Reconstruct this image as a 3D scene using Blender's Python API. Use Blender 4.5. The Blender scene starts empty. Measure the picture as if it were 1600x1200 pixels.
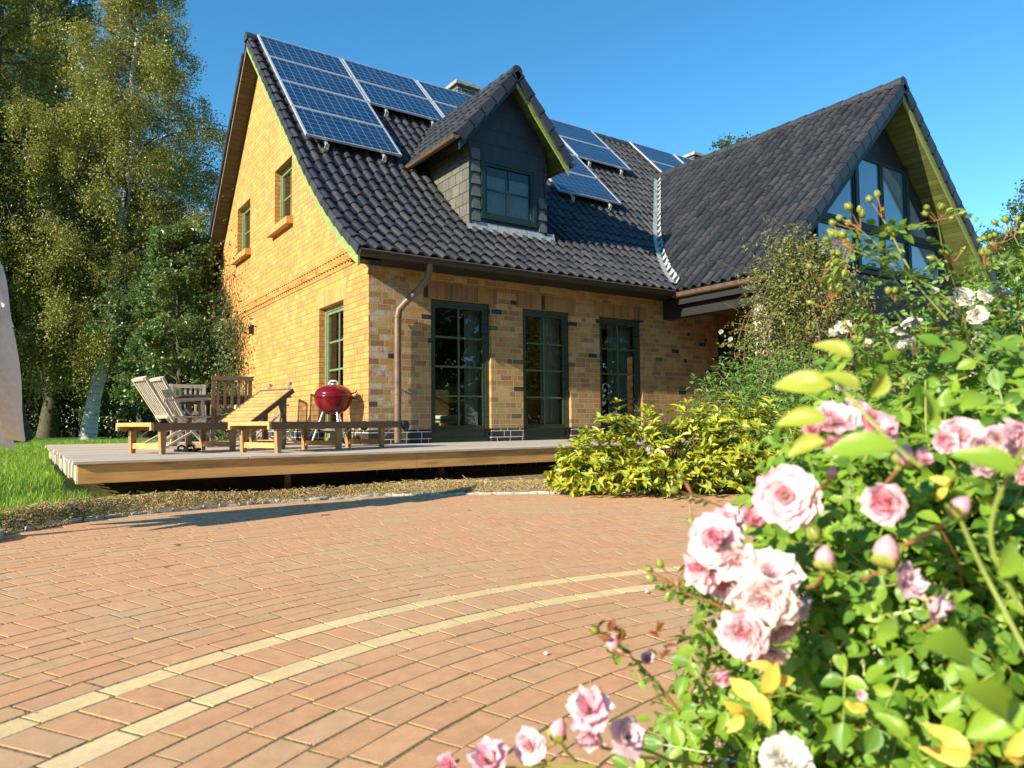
import bpy, math, random
import numpy as np
from mathutils import Vector, Matrix
rng=np.random.default_rng(7); random.seed(7)
S=bpy.context.scene; COL=S.collection
# ------------------------------------------------------------------ camera
FOC=1129.; F=FOC; EYE=np.array([0,0,.72])
yaw=math.atan2(1650,FOC)
fh=np.array([math.cos(yaw),math.sin(yaw),0.]); rt=np.array([math.sin(yaw),-math.cos(yaw),0.]); upv=np.array([0,0,1.])
pt=math.atan(60/F); FW=fh*math.cos(pt)+upv*math.sin(pt); U0=-fh*math.sin(pt)+upv*math.cos(pt)
rl=math.atan(.0091); RR=rt*math.cos(rl)-U0*math.sin(rl); UU=U0*math.cos(rl)+rt*math.sin(rl)
def at(px,py,Z): return EYE+(FW+RR*(px-800)/FOC+UU*(600-py)/FOC)*Z
def on(px,py,ax,val):
    d=FW+RR*(px-800)/FOC+UU*(600-py)/FOC
    return EYE+d*(val-EYE[ax])/d[ax]
cam=bpy.data.cameras.new('camera'); co=bpy.data.objects.new('camera',cam); COL.objects.link(co)
M=Matrix(((RR[0],UU[0],-FW[0],EYE[0]),(RR[1],UU[1],-FW[1],EYE[1]),(RR[2],UU[2],-FW[2],EYE[2]),(0,0,0,1)))
co.matrix_world=M; cam.sensor_width=36; cam.lens=36*F/1600; cam.clip_start=.05; cam.clip_end=500
cam.dof.use_dof=True; cam.dof.focus_distance=10.0; cam.dof.aperture_fstop=5.2
S.camera=co
# ------------------------------------------------------------------ materials
def newmat(name):
    m=bpy.data.materials.new(name); m.use_nodes=True; nt=m.node_tree; nt.nodes.clear()
    o=nt.nodes.new('ShaderNodeOutputMaterial'); b=nt.nodes.new('ShaderNodeBsdfPrincipled'); nt.links.new(b.outputs[0],o.inputs[0])
    return m,nt,b,o
def N(nt,t,**k):
    n=nt.nodes.new(t)
    for a,v in k.items(): setattr(n,a,v)
    return n
def L(nt,a,b): nt.links.new(a,b)
def math_(nt,op,a,b=None,c=None):
    n=N(nt,'ShaderNodeMath',operation=op)
    for i,v in enumerate((a,b,c)):
        if v is None: continue
        if isinstance(v,(int,float)): n.inputs[i].default_value=v
        else: L(nt,v,n.inputs[i])
    return n.outputs[0]
def ramp(nt,fac,stops,interp='LINEAR'):
    r=N(nt,'ShaderNodeValToRGB'); r.color_ramp.interpolation=interp
    e=r.color_ramp.elements
    while len(e)<len(stops): e.new(.5)
    for x,(p,c) in zip(e,stops): x.position=p; x.color=(c[0],c[1],c[2],1)
    if fac is not None: L(nt,fac,r.inputs[0])
    return r.outputs[0]
def mix(nt,fac,a,b,mode='MIX'):
    n=N(nt,'ShaderNodeMix',data_type='RGBA',blend_type=mode)
    for i,v in ((0,fac),(6,a),(7,b)):
        if isinstance(v,(int,float)): n.inputs[i].default_value=v
        elif isinstance(v,tuple): n.inputs[i].default_value=(v[0],v[1],v[2],1)
        else: L(nt,v,n.inputs[i])
    return n.outputs[2]
def noise(nt,vec,scale,detail=4,rough=.6):
    n=N(nt,'ShaderNodeTexNoise'); n.inputs['Scale'].default_value=scale; n.inputs['Detail'].default_value=detail; n.inputs['Roughness'].default_value=rough
    if vec is not None: L(nt,vec,n.inputs['Vector'])
    return n.outputs[0]
def bump(nt,b,h,strength,dist):
    n=N(nt,'ShaderNodeBump'); n.inputs['Strength'].default_value=strength; n.inputs['Distance'].default_value=dist
    L(nt,h,n.inputs['Height']); L(nt,n.outputs[0],b.inputs['Normal'])
def objco(nt): return N(nt,'ShaderNodeTexCoord').outputs['Object']
def island(nt): return N(nt,'ShaderNodeNewGeometry').outputs['Random Per Island']
def simple(name,col,rough=.6,var=.25,scale=6,metal=0,bumpd=0,stretch=(1,1,1),spec=None):
    m,nt,b,o=newmat(name); v=objco(nt)
    mp=N(nt,'ShaderNodeMapping'); mp.inputs['Scale'].default_value=stretch; L(nt,v,mp.inputs[0])
    n=noise(nt,mp.outputs[0],scale,5)
    lo=tuple(c*(1-var) for c in col); hi=tuple(min(1,c*(1+var)) for c in col)
    L(nt,ramp(nt,n,[(.3,lo),(.7,hi)]),b.inputs['Base Color'])
    L(nt,ramp(nt,n,[(.3,(rough*.85,)*3),(.7,(min(1,rough*1.15),)*3)]),b.inputs['Roughness']); b.inputs['Metallic'].default_value=metal
    if spec is not None: b.inputs['Specular IOR Level'].default_value=spec
    if bumpd: bump(nt,b,n,.6,bumpd)
    return m
def brickmat(name,cols,mort,bw=.215,bh=.0862,mt=.011,soldier=False,efflo=False,darkfrac=.05,varamt=1.,jointfac=1.):
    m,nt,b,o=newmat(name)
    g=N(nt,'ShaderNodeNewGeometry'); sp=N(nt,'ShaderNodeSeparateXYZ'); L(nt,g.outputs['Position'],sp.inputs[0])
    u=math_(nt,'ADD',sp.outputs[0],sp.outputs[1]); v=sp.outputs[2]
    if soldier: u,v=v,u
    row=math_(nt,'FLOOR',math_(nt,'DIVIDE',v,bh))
    wn=N(nt,'ShaderNodeTexWhiteNoise',noise_dimensions='1D'); L(nt,row,wn.inputs['W'])
    # wild bond: every row shifted, every third brick a half
    us=math_(nt,'ADD',math_(nt,'DIVIDE',u,bw),math_(nt,'MULTIPLY',wn.outputs[0],7.3)) if not soldier else math_(nt,'DIVIDE',u,2.)
    period=2.5
    q=math_(nt,'DIVIDE',us,period); cell=math_(nt,'FLOOR',q); fr=math_(nt,'MULTIPLY',math_(nt,'FRACT',q),period)
    # inside a period: bricks at [0,1],[1,2],[2,2.5]
    idx=math_(nt,'FLOOR',fr)
    fx=math_(nt,'FRACT',fr)
    wid=math_(nt,'SUBTRACT',1.,math_(nt,'MULTIPLY',math_(nt,'GREATER_THAN',fr,2.),.5))
    du=math_(nt,'MINIMUM',fx,math_(nt,'SUBTRACT',wid,fx)); du=math_(nt,'MULTIPLY',du,bw if not soldier else 2.)
    fv=math_(nt,'FRACT',math_(nt,'DIVIDE',v,bh)); dv=math_(nt,'MULTIPLY',math_(nt,'MINIMUM',fv,math_(nt,'SUBTRACT',1.,fv)),bh)
    d=math_(nt,'MINIMUM',du,dv)
    nz=noise(nt,g.outputs['Position'],60,3)
    d2=math_(nt,'ADD',d,math_(nt,'MULTIPLY',math_(nt,'SUBTRACT',nz,.5),.005))
    mask=N(nt,'ShaderNodeMapRange'); mask.inputs['From Min'].default_value=mt*.5-.001; mask.inputs['From Max'].default_value=mt*.5+.0015; L(nt,d2,mask.inputs['Value'])
    cx=N(nt,'ShaderNodeCombineXYZ'); L(nt,math_(nt,'ADD',math_(nt,'MULTIPLY',cell,3.),idx),cx.inputs[0]); L(nt,row,cx.inputs[1])
    w2=N(nt,'ShaderNodeTexWhiteNoise',noise_dimensions='2D'); L(nt,cx.outputs[0],w2.inputs['Vector'])
    n=len(cols); st=[]
    for i,c in enumerate(cols): st.append((darkfrac+(1-darkfrac)*i/n if i else 0,c))
    dark=(.035,.04,.035)
    st=([(0,dark),(darkfrac*.7,(.14,.13,.04))] if darkfrac else [])+[(darkfrac+(1-darkfrac)*i/n,c) for i,c in enumerate(cols)]
    bc=ramp(nt,w2.outputs[0],st,'CONSTANT')
    sm=noise(nt,g.outputs['Position'],14,5,.7)
    bc=mix(nt,.5,bc,ramp(nt,sm,[(.3,(.55,.5,.45)),(.7,(1.25,1.2,1.15))]),'MULTIPLY')
    big=noise(nt,g.outputs['Position'],.8,3)
    bc=mix(nt,.6,bc,ramp(nt,big,[(.3,(.85,.8,.75)),(.7,(1.1,1.1,1.1))]),'MULTIPLY')
    wz=N(nt,'ShaderNodeMapRange'); wz.inputs['From Min'].default_value=.5; wz.inputs['From Max'].default_value=1.1; wz.inputs['To Min'].default_value=.55; wz.inputs['To Max'].default_value=0; L(nt,math_(nt,'ADD',v if not soldier else u,math_(nt,'MULTIPLY',noise(nt,g.outputs['Position'],3,4),-.4)),wz.inputs['Value']); bc=mix(nt,wz.outputs[0],bc,(.26,.19,.11)) if name!='dark_plinth_brick' else bc
    if efflo:
        # pale lime bloom on the bricks near the house corner
        en=noise(nt,g.outputs['Position'],9,4,.7)
        near=N(nt,'ShaderNodeMapRange'); near.inputs['From Min'].default_value=4.3; near.inputs['From Max'].default_value=4.8; near.inputs['To Min'].default_value=1; near.inputs['To Max'].default_value=0; L(nt,sp.outputs[0],near.inputs['Value'])
        pick=math_(nt,'GREATER_THAN',math_(nt,'FRACT',math_(nt,'MULTIPLY',w2.outputs[0],17.)),.35)
        ef=math_(nt,'MULTIPLY',math_(nt,'MULTIPLY',near.outputs[0],pick),ramp(nt,en,[(.38,(0,0,0)),(.6,(.85,.85,.85))]))
        bc=mix(nt,ef,bc,(.62,.52,.42))
    L(nt,mix(nt,mask.outputs[0],mort,bc),b.inputs['Base Color'])
    b.inputs['Roughness'].default_value=.85
    h=math_(nt,'ADD',mask.outputs[0],math_(nt,'MULTIPLY',sm,.25))
    bump(nt,b,h,.8*jointfac,.006)
    return m
YEL=[(.66,.34,.09),(.70,.37,.10),(.62,.29,.08),(.67,.35,.085),(.73,.41,.12),(.63,.29,.10),(.66,.36,.08)]
m_brick=brickmat('yellow_brick',YEL,(.30,.155,.06),darkfrac=.0,mt=.011,efflo=False)
m_brickF=brickmat('front_brick',[(.48,.27,.085),(.54,.34,.11),(.41,.19,.07),(.52,.30,.085),(.57,.37,.13),(.45,.23,.08),(.41,.27,.075),(.34,.18,.075)],(.46,.36,.22),darkfrac=.045,efflo=True)  # brick colours darkened to deepen the shade on this wall
m_sold=brickmat('soldier_brick',[(.66,.31,.10),(.70,.37,.12),(.60,.26,.09),(.68,.34,.10)],(.5,.28,.12),bw=.3,soldier=True,darkfrac=0)
m_soldF=brickmat('front_soldier_brick',[(.34,.17,.06),(.40,.22,.07),(.29,.13,.05),(.37,.19,.065)],(.32,.24,.14),soldier=True,darkfrac=.14)
m_plinth=brickmat('dark_plinth_brick',[(.03,.03,.034),(.045,.042,.045),(.025,.026,.03)],(.6,.58,.52),bh=.099,bw=.24,darkfrac=.01)
m_chim=brickmat('chimney_brick',[(.05,.055,.07),(.07,.075,.09),(.04,.045,.055)],(.4,.4,.38),darkfrac=.01)
m_pale=brickmat('pale_brick',[(.5,.47,.4),(.6,.56,.48),(.42,.4,.34)],(.6,.58,.52),darkfrac=.01)
def tilemat():
    m,nt,b,o=newmat('roof_tile'); v=objco(nt)
    r=island(nt); n=noise(nt,v,9,5,.65); n2=noise(nt,v,1.2,3)
    c=ramp(nt,r,[(0,(.022,.023,.028)),(.35,(.031,.032,.038)),(.7,(.040,.040,.046)),(.95,(.054,.051,.055))])
    c=mix(nt,.7,c,ramp(nt,n,[(.3,(.7,.7,.7)),(.75,(1.35,1.3,1.25))]),'MULTIPLY')
    c=mix(nt,ramp(nt,n2,[(.5,(0,0,0)),(.8,(.18,.18,.18))]),c,(.075,.066,.06)); c=mix(nt,ramp(nt,noise(nt,v,34,3),[(.70,(0,0,0)),(.76,(.5,.5,.5))]),c,(.20,.19,.15))
    L(nt,c,b.inputs['Base Color']); L(nt,ramp(nt,n,[(.3,(.40,.40,.40)),(.7,(.58,.58,.58))]),b.inputs['Roughness'])
    b.inputs['Specular IOR Level'].default_value=.55
    bump(nt,b,n,.25,.004); return m
m_tile=tilemat()
def paintwood(name,col,rough=.5):
    return simple(name,col,rough,.18,5,bumpd=.001,stretch=(1,1,6))
m_green=paintwood('sunlit_green_paint',(.28,.36,.10)); m_dgreen=paintwood('dark_and_shaded_green_paint',(.012,.040,.032),.6)  # one dark green paint: olive copy painted as sunlit, dark one as shaded
m_wgreen=paintwood('sunlit_window_green_paint',(.20,.25,.12),.4); m_barg=paintwood('glazing_bar_green_paint',(.085,.12,.065),.35); m_tgreen=paintwood('shaded_front_green_paint',(.032,.048,.030),.3)  # one window green: gable copy lightened as sunlit, front copy darkened as shaded
def boards(name,col,axis,width,rough=.6,gap=.06,grain=True,var=.5):
    m,nt,b,o=newmat(name); g=N(nt,'ShaderNodeNewGeometry'); v=objco(nt)
    sp=N(nt,'ShaderNodeSeparateXYZ'); L(nt,v,sp.inputs[0])
    q=math_(nt,'DIVIDE',sp.outputs[axis],width); fl=math_(nt,'FLOOR',q); fr=math_(nt,'FRACT',q)
    gm=math_(nt,'GREATER_THAN',fr,gap)
    w=N(nt,'ShaderNodeTexWhiteNoise',noise_dimensions='1D'); L(nt,fl,w.inputs['W'])
    n=noise(nt,v,7,5)
    c=ramp(nt,w.outputs[0],[(0,tuple(x*(1-var*.5) for x in col)),(1,tuple(x*(1+var*.4) for x in col))])
    c=mix(nt,.6,c,ramp(nt,n,[(.3,(.7,.7,.7)),(.7,(1.2,1.2,1.2))]),'MULTIPLY')
    c=mix(nt,gm,(col[0]*.12,col[1]*.12,col[2]*.12),c)
    L(nt,c,b.inputs['Base Color']); b.inputs['Roughness'].default_value=rough
    bump(nt,b,gm,.8,.006); return m
m_soffit=boards('soffit_boards',(.16,.185,.05),2,.085); m_soffd=boards('shaded_soffit_boards',(.05,.045,.022),2,.085); m_black=simple('black_beam_shaded_eave_wood',(.012,.012,.011),.7)  # second soffit: same boards with their shade darkened into the colour
m_shing=None
def shinglemat(name,col,w=.2,h=.26):
    m,nt,b,o=newmat(name); g=N(nt,'ShaderNodeNewGeometry'); sp=N(nt,'ShaderNodeSeparateXYZ'); L(nt,g.outputs['Position'],sp.inputs[0])
    u=math_(nt,'ADD',sp.outputs[0],sp.outputs[1]); v=sp.outputs[2]
    row=math_(nt,'FLOOR',math_(nt,'DIVIDE',v,h)); us=math_(nt,'ADD',math_(nt,'DIVIDE',u,w),math_(nt,'MULTIPLY',row,.5))
    cx=N(nt,'ShaderNodeCombineXYZ'); L(nt,math_(nt,'FLOOR',us),cx.inputs[0]); L(nt,row,cx.inputs[1])
    w2=N(nt,'ShaderNodeTexWhiteNoise',noise_dimensions='2D'); L(nt,cx.outputs[0],w2.inputs['Vector'])
    fu=math_(nt,'FRACT',us); fv=math_(nt,'FRACT',math_(nt,'DIVIDE',v,h))
    e=math_(nt,'MINIMUM',math_(nt,'GREATER_THAN',fu,.05),math_(nt,'GREATER_THAN',fv,.07))
    n=noise(nt,g.outputs['Position'],12,5)
    c=ramp(nt,w2.outputs[0],[(0,tuple(x*.8 for x in col)),(1,tuple(x*1.2 for x in col))])
    c=mix(nt,.6,c,ramp(nt,n,[(.3,(.75,.75,.75)),(.7,(1.2,1.2,1.2))]),'MULTIPLY')
    c=mix(nt,e,(.015,.015,.015),c)
    L(nt,c,b.inputs['Base Color']); b.inputs['Roughness'].default_value=.55
    hh=math_(nt,'ADD',e,math_(nt,'MULTIPLY',math_(nt,'SUBTRACT',1.,fv),.8)); bump(nt,b,hh,.7,.012); return m
m_shing=shinglemat('shaded_slate_shingle',(.026,.029,.036)); m_shingS=shinglemat('sunlit_cheek_slate',(.15,.143,.118),w=.24,h=.2); m_shingL=simple('sunlit_corner_slate',(.12,.12,.12),.6)  # one slate coloured by light: dark shaded front, lighter sunlit cheeks and corners
m_gut=simple('brown_gutter_metal',(.20,.13,.085),.5,.2,8,metal=.25); m_gutd=simple('shaded_gutter_metal',(.04,.035,.03),.5,.2,8,metal=.2)  # dark one is the gutter metal with its shade painted in
m_lead=simple('lead_flashing',(.40,.43,.41),.6,.25,18,bumpd=.004)
m_alu=simple('aluminium',(.72,.73,.74),.38,.06,10,metal=.55)
def glassmat(name,tint,trans,rough=.0,spec=1.):
    m,nt,b,o=newmat(name); nt.nodes.remove(b)
    fr=N(nt,'ShaderNodeFresnel'); fr.inputs['IOR'].default_value=1.52
    t=N(nt,'ShaderNodeBsdfTransparent'); t.inputs[0].default_value=(*tint,1)
    gl=N(nt,'ShaderNodeBsdfGlossy'); gl.inputs['Roughness'].default_value=rough
    nz=noise(nt,objco(nt),1.3,2); bp=N(nt,'ShaderNodeBump'); bp.inputs['Strength'].default_value=.12; bp.inputs['Distance'].default_value=.02; L(nt,nz,bp.inputs['Height']); L(nt,bp.outputs[0],gl.inputs['Normal'])
    mx=N(nt,'ShaderNodeMixShader'); f=math_(nt,'MINIMUM',math_(nt,'MULTIPLY',fr.outputs[0],1.7),1.)
    L(nt,f,mx.inputs[0]); L(nt,t.outputs[0],mx.inputs[1]); L(nt,gl.outputs[0],mx.inputs[2]); L(nt,mx.outputs[0],o.inputs[0]); return m
m_glass=glassmat('window_glass',(.72,.78,.74),1)
def mirrorglass():
    m,nt,b,o=newmat('sky_tinted_glass'); b.inputs['Base Color'].default_value=(.10,.22,.30,1); b.inputs['Roughness'].default_value=.03; b.inputs['IOR'].default_value=1.9; b.inputs['Specular IOR Level'].default_value=.8  # blue base colour paints in part of the sky reflection
    nz=noise(nt,objco(nt),.9,2); bump(nt,b,nz,.1,.02); return m
m_glassd=mirrorglass()
def solarmat():
    m,nt,b,o=newmat('solar_cells'); v=objco(nt); sp=N(nt,'ShaderNodeSeparateXYZ'); L(nt,v,sp.inputs[0])
    def line(c,pitch,wd):
        f=math_(nt,'FRACT',math_(nt,'DIVIDE',c,pitch)); e=math_(nt,'MINIMUM',f,math_(nt,'SUBTRACT',1.,f)); return math_(nt,'LESS_THAN',e,wd/pitch)
    a=line(sp.outputs[0],.172,.0045); c=line(sp.outputs[1],.172,.0045); bb=line(sp.outputs[1],.172/3,.0012)
    cx=N(nt,'ShaderNodeCombineXYZ'); L(nt,math_(nt,'FLOOR',math_(nt,'DIVIDE',sp.outputs[0],.172)),cx.inputs[0]); L(nt,math_(nt,'FLOOR',math_(nt,'DIVIDE',sp.outputs[1],.172)),cx.inputs[1])
    w=N(nt,'ShaderNodeTexWhiteNoise',noise_dimensions='2D'); L(nt,cx.outputs[0],w.inputs['Vector'])
    vo=N(nt,'ShaderNodeTexVoronoi'); vo.inputs['Scale'].default_value=45; L(nt,v,vo.inputs['Vector'])
    base=ramp(nt,w.outputs[0],[(0,(.006,.030,.085)),(1,(.010,.045,.12))])
    base=mix(nt,.25,base,ramp(nt,vo.outputs['Distance'],[(0,(.5,.5,.5)),(1,(1.8,1.8,1.8))]),'MULTIPLY')
    ln=math_(nt,'MAXIMUM',a,c); base=mix(nt,math_(nt,'MULTIPLY',bb,.5),base,(.08,.16,.26)); base=mix(nt,math_(nt,'MULTIPLY',ln,.8),base,(.24,.38,.50))
    L(nt,base,b.inputs['Base Color']); b.inputs['Roughness'].default_value=.3; b.inputs['Specular IOR Level'].default_value=.12; b.inputs['Coat Weight'].default_value=.10; b.inputs['Coat Roughness'].default_value=.05
    return m
m_solar=solarmat()
def wood(name,col,scale=5,stretch=(1,8,8),rough=.6,var=.4,bd=.002,knots=False):
    m,nt,b,o=newmat(name); v=objco(nt); mp=N(nt,'ShaderNodeMapping'); mp.inputs['Scale'].default_value=stretch; L(nt,v,mp.inputs[0])
    w=noise(nt,mp.outputs[0],scale,6,.65); r=island(nt)
    c=ramp(nt,w,[(.28,tuple(x*(1-var) for x in col)),(.5,col),(.75,tuple(min(1,x*(1+var*.7)) for x in col))])
    c=mix(nt,.7,c,ramp(nt,r,[(0,(.78,.78,.8)),(1,(1.15,1.12,1.1))]),'MULTIPLY')
    if knots:
        vo=N(nt,'ShaderNodeTexVoronoi'); vo.inputs['Scale'].default_value=1.1; mp2=N(nt,'ShaderNodeMapping'); mp2.inputs['Scale'].default_value=(.9,3,5); L(nt,v,mp2.inputs[0]); L(nt,mp2.outputs[0],vo.inputs['Vector'])
        c=mix(nt,ramp(nt,vo.outputs['Distance'],[(.03,(.75,)*3),(.14,(0,0,0))]),c,(.16,.06,.02))
    L(nt,c,b.inputs['Base Color']); b.inputs['Roughness'].default_value=rough; bump(nt,b,w,.5,bd); return m
m_deck=wood('grey_weathered_board',(.54,.46,.37),4,(1.2,14,14),.7,.35)
m_fascia=wood('orange_pine_and_lit_teak',(.66,.36,.12),2.2,(1,5,9),.6,.45,knots=True)
m_teak=wood('brown_teak',(.36,.22,.09),6,(2,12,12),.6,.4)
m_teakd=wood('dark_teak',(.17,.10,.05),6,(2,12,12),.6,.4)
m_greyteak=wood('silvered_teak',(.52,.45,.35),6,(6,6,3),.7,.35)
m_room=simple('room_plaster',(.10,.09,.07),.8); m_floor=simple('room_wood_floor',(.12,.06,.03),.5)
m_curt=simple('sage_curtain',(.34,.40,.33),.9,.15,5,stretch=(10,10,.5)); m_cream=simple('cream_fabric',(.75,.70,.55),.9,.06)
m_white=simple('white_curtain',(.75,.76,.74),.9,.1,4,stretch=(8,8,1))
m_orange=wood('honey_wood',(.50,.22,.05),5,(10,10,2))
m_red=simple('red_enamel',(.15,.003,.006),.2,.05,3); m_chrome=simple('bare_aluminium',(.7,.7,.7),.3,.08,12,metal=.9); m_blackp=simple('black_plastic',(.015,.015,.017),.4,.2)
m_canvas=None
m_stone=simple('concrete_edging',(.42,.40,.35),.9,.3,14,bumpd=.01)
m_cap=simple('concrete_cap',(.36,.34,.28),.9,.35,9,bumpd=.006)
m_soil=simple('dry_soil',(.17,.115,.07),.95,.5,11,bumpd=.03)
m_joint=None
def leafmat(name,cols,trans=.35,rough=.42,edge=None,spec=.5,vein=False,tc=(1.3,1.25,.45)):
    vein=vein or (spec>.6)
    m,nt,b,o=newmat(name); r=island(nt)
    st=[(i/(len(cols)-1) if len(cols)>1 else 0,c) for i,c in enumerate(cols)]
    c=ramp(nt,r,st)
    n=noise(nt,objco(nt),30,2); c=mix(nt,.35,c,ramp(nt,n,[(.3,(.75,.75,.7)),(.7,(1.2,1.2,1.15))]),'MULTIPLY')
    if vein:
        at_=N(nt,'ShaderNodeAttribute',attribute_name='lc'); sp=N(nt,'ShaderNodeSeparateXYZ'); L(nt,at_.outputs['Vector'],sp.inputs[0])
        ay=math_(nt,'ABSOLUTE',sp.outputs[1]); ph=math_(nt,'MULTIPLY',math_(nt,'SUBTRACT',sp.outputs[0],math_(nt,'MULTIPLY',ay,.22)),46.)
        lat=math_(nt,'POWER',math_(nt,'ABSOLUTE',math_(nt,'COSINE',ph)),5.); mid=math_(nt,'LESS_THAN',ay,.05)
        vv=math_(nt,'MAXIMUM',math_(nt,'MULTIPLY',lat,.45),mid); c=mix(nt,math_(nt,'MULTIPLY',vv,.20),c,mix(nt,.5,c,(.55,.62,.22))); bump(nt,b,lat,.35,.0012)
    L(nt,c,b.inputs['Base Color']); b.inputs['Roughness'].default_value=rough; b.inputs['Specular IOR Level'].default_value=min(spec,.5)
    t=N(nt,'ShaderNodeBsdfTranslucent'); L(nt,mix(nt,1.,c,tc,'MULTIPLY'),t.inputs[0])
    mx=N(nt,'ShaderNodeMixShader'); mx.inputs[0].default_value=trans
    L(nt,b.outputs[0],mx.inputs[1]); L(nt,t.outputs[0],mx.inputs[2]); L(nt,mx.outputs[0],o.inputs[0]); return m
m_birchleaf=leafmat('birch_leaf',[(.15,.19,.035),(.24,.26,.045),(.37,.32,.07),(.21,.23,.045)],.25)
m_treeleaf=leafmat('dark_tree_leaf',[(.045,.085,.03),(.07,.12,.035),(.10,.13,.03)],.2,.35)
m_appleleaf=leafmat('fruit_tree_leaf',[(.07,.13,.035),(.11,.19,.055),(.19,.28,.09)],.25,.3)
m_climbleaf=leafmat('climber_leaf',[(.05,.09,.03),(.09,.13,.04),(.15,.15,.06)],.25)
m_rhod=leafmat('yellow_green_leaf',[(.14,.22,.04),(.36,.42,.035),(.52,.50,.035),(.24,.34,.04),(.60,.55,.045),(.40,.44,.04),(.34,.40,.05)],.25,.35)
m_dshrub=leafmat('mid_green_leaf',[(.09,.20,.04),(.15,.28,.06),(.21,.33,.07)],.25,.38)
m_smallrose=leafmat('small_rose_leaf',[(.13,.19,.045),(.22,.24,.06),(.28,.25,.09),(.10,.16,.04)],.25)
m_wroseleaf=leafmat('white_rose_leaf',[(.07,.17,.025),(.13,.26,.035),(.24,.38,.045),(.10,.22,.03)],.2,.3,spec=.7)
m_proseleaf=leafmat('pink_rose_leaf',[(.08,.20,.02),(.16,.32,.028),(.28,.44,.035),(.12,.26,.028)],.22,.28,spec=.7)
m_bigleaf=leafmat('young_yellow_green_leaf',[(.36,.46,.05),(.46,.52,.07)],.35,.3,spec=.7)
m_redleaf=leafmat('young_red_leaf',[(.25,.07,.03),(.32,.14,.05)],.3,.3)
m_stem=leafmat('green_stem',[(.28,.36,.06),(.36,.38,.08)],.15,.4); m_rstem=leafmat('reddish_stem',[(.36,.20,.06),(.38,.14,.07)],.05,.4)
m_twig=simple('brown_twig',(.18,.11,.06),.8)
m_canvas=leafmat('cream_canvas',[(.84,.79,.72),(.86,.81,.74)],.35,.9,spec=.1,tc=(1.05,.98,1.0))
m_pet=leafmat('pale_pink_petal',[(.90,.60,.69),(.93,.76,.80),(.90,.68,.74),(.88,.50,.62)],.25,.55,spec=.2,tc=(1.05,.98,1.0))
m_petd=leafmat('deep_pink_petal',[(.86,.40,.50),(.90,.52,.60)],.25,.5,spec=.2,tc=(1.05,.98,1.0))
m_petw=leafmat('white_petal',[(.88,.86,.76),(.90,.88,.82)],.25,.55,spec=.2,tc=(1.05,.98,1.0))
m_petm=leafmat('mauve_petal',[(.72,.52,.62),(.80,.62,.68)],.25,.55,spec=.2,tc=(1.05,.98,1.0))
m_petc=leafmat('creamy_pink_petal',[(.92,.70,.72),(.94,.82,.80),(.92,.76,.78)],.25,.55,spec=.2,tc=(1.05,.98,1.0))
m_yel=leafmat('yellowed_leaf',[(.75,.48,.05),(.8,.6,.12)],.25,.5)
m_grass=leafmat('grass_blade',[(.10,.26,.02),(.20,.40,.03),(.30,.46,.05),(.16,.34,.03),(.38,.40,.10)],.35,.5)
m_straw=leafmat('dry_straw',[(.58,.43,.21),(.70,.54,.29),(.42,.29,.14),(.50,.46,.16)],.1,.8)
def barkmat():
    m,nt,b,o=newmat('birch_bark'); v=objco(nt); mp=N(nt,'ShaderNodeMapping'); mp.inputs['Scale'].default_value=(1,1,5); L(nt,v,mp.inputs[0])
    n=noise(nt,mp.outputs[0],3.5,5,.7); L(nt,ramp(nt,n,[(.36,(.04,.04,.03)),(.44,(.5,.5,.44)),(.7,(.72,.70,.64))]),b.inputs['Base Color']); b.inputs['Roughness'].default_value=.8; bump(nt,b,n,.5,.02); return m
m_birch=barkmat(); m_bark=simple('dark_bark',(.09,.08,.05),.9,.5,9,bumpd=.02)
def pavermat(name,cols):
    m,nt,b,o=newmat(name); g=N(nt,'ShaderNodeNewGeometry'); P=g.outputs['Position']; r=island(nt)
    c=ramp(nt,r,[(i/(len(cols)-1),x) for i,x in enumerate(cols)])
    n=noise(nt,P,16,6,.7); n2=noise(nt,P,160,3,.6); n3=noise(nt,P,.9,4,.6)
    c=mix(nt,.8,c,ramp(nt,n,[(.3,(.82,.80,.78)),(.7,(1.12,1.12,1.12))]),'MULTIPLY')
    c=mix(nt,ramp(nt,n3,[(.48,(0,0,0)),(.68,(.45,.45,.45))]),c,(.52,.40,.23))
    c=mix(nt,ramp(nt,n2,[(.64,(0,0,0)),(.72,(.6,.6,.6))]),c,(.12,.07,.04))
    L(nt,c,b.inputs['Base Color']); b.inputs['Roughness'].default_value=.9; b.inputs['Specular IOR Level'].default_value=.25
    bump(nt,b,math_(nt,'ADD',n,math_(nt,'MULTIPLY',n2,.4)),.35,.004); return m
m_pav=pavermat('red_clay_paver',[(.62,.335,.18),(.60,.32,.17),(.65,.36,.195),(.61,.355,.19),(.64,.33,.175),(.58,.345,.19),(.62,.375,.21)])
m_pavy=pavermat('yellow_paver',[(.80,.60,.31),(.77,.56,.28),(.82,.63,.34)])
def jointmat():
    m,nt,b,o=newmat('sandy_mossy_joint'); g=N(nt,'ShaderNodeNewGeometry'); P=g.outputs['Position']
    n=noise(nt,P,3,4); n2=noise(nt,P,90,3)
    c=ramp(nt,n,[(.35,(.15,.105,.055)),(.5,(.24,.18,.09)),(.62,(.17,.18,.04))]); c=mix(nt,.7,c,ramp(nt,n2,[(.3,(.4,.4,.4)),(.7,(1.3,1.3,1.3))]),'MULTIPLY')
    L(nt,c,b.inputs['Base Color']); b.inputs['Roughness'].default_value=1; bump(nt,b,n2,.8,.01); return m
m_joint=jointmat()
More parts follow.
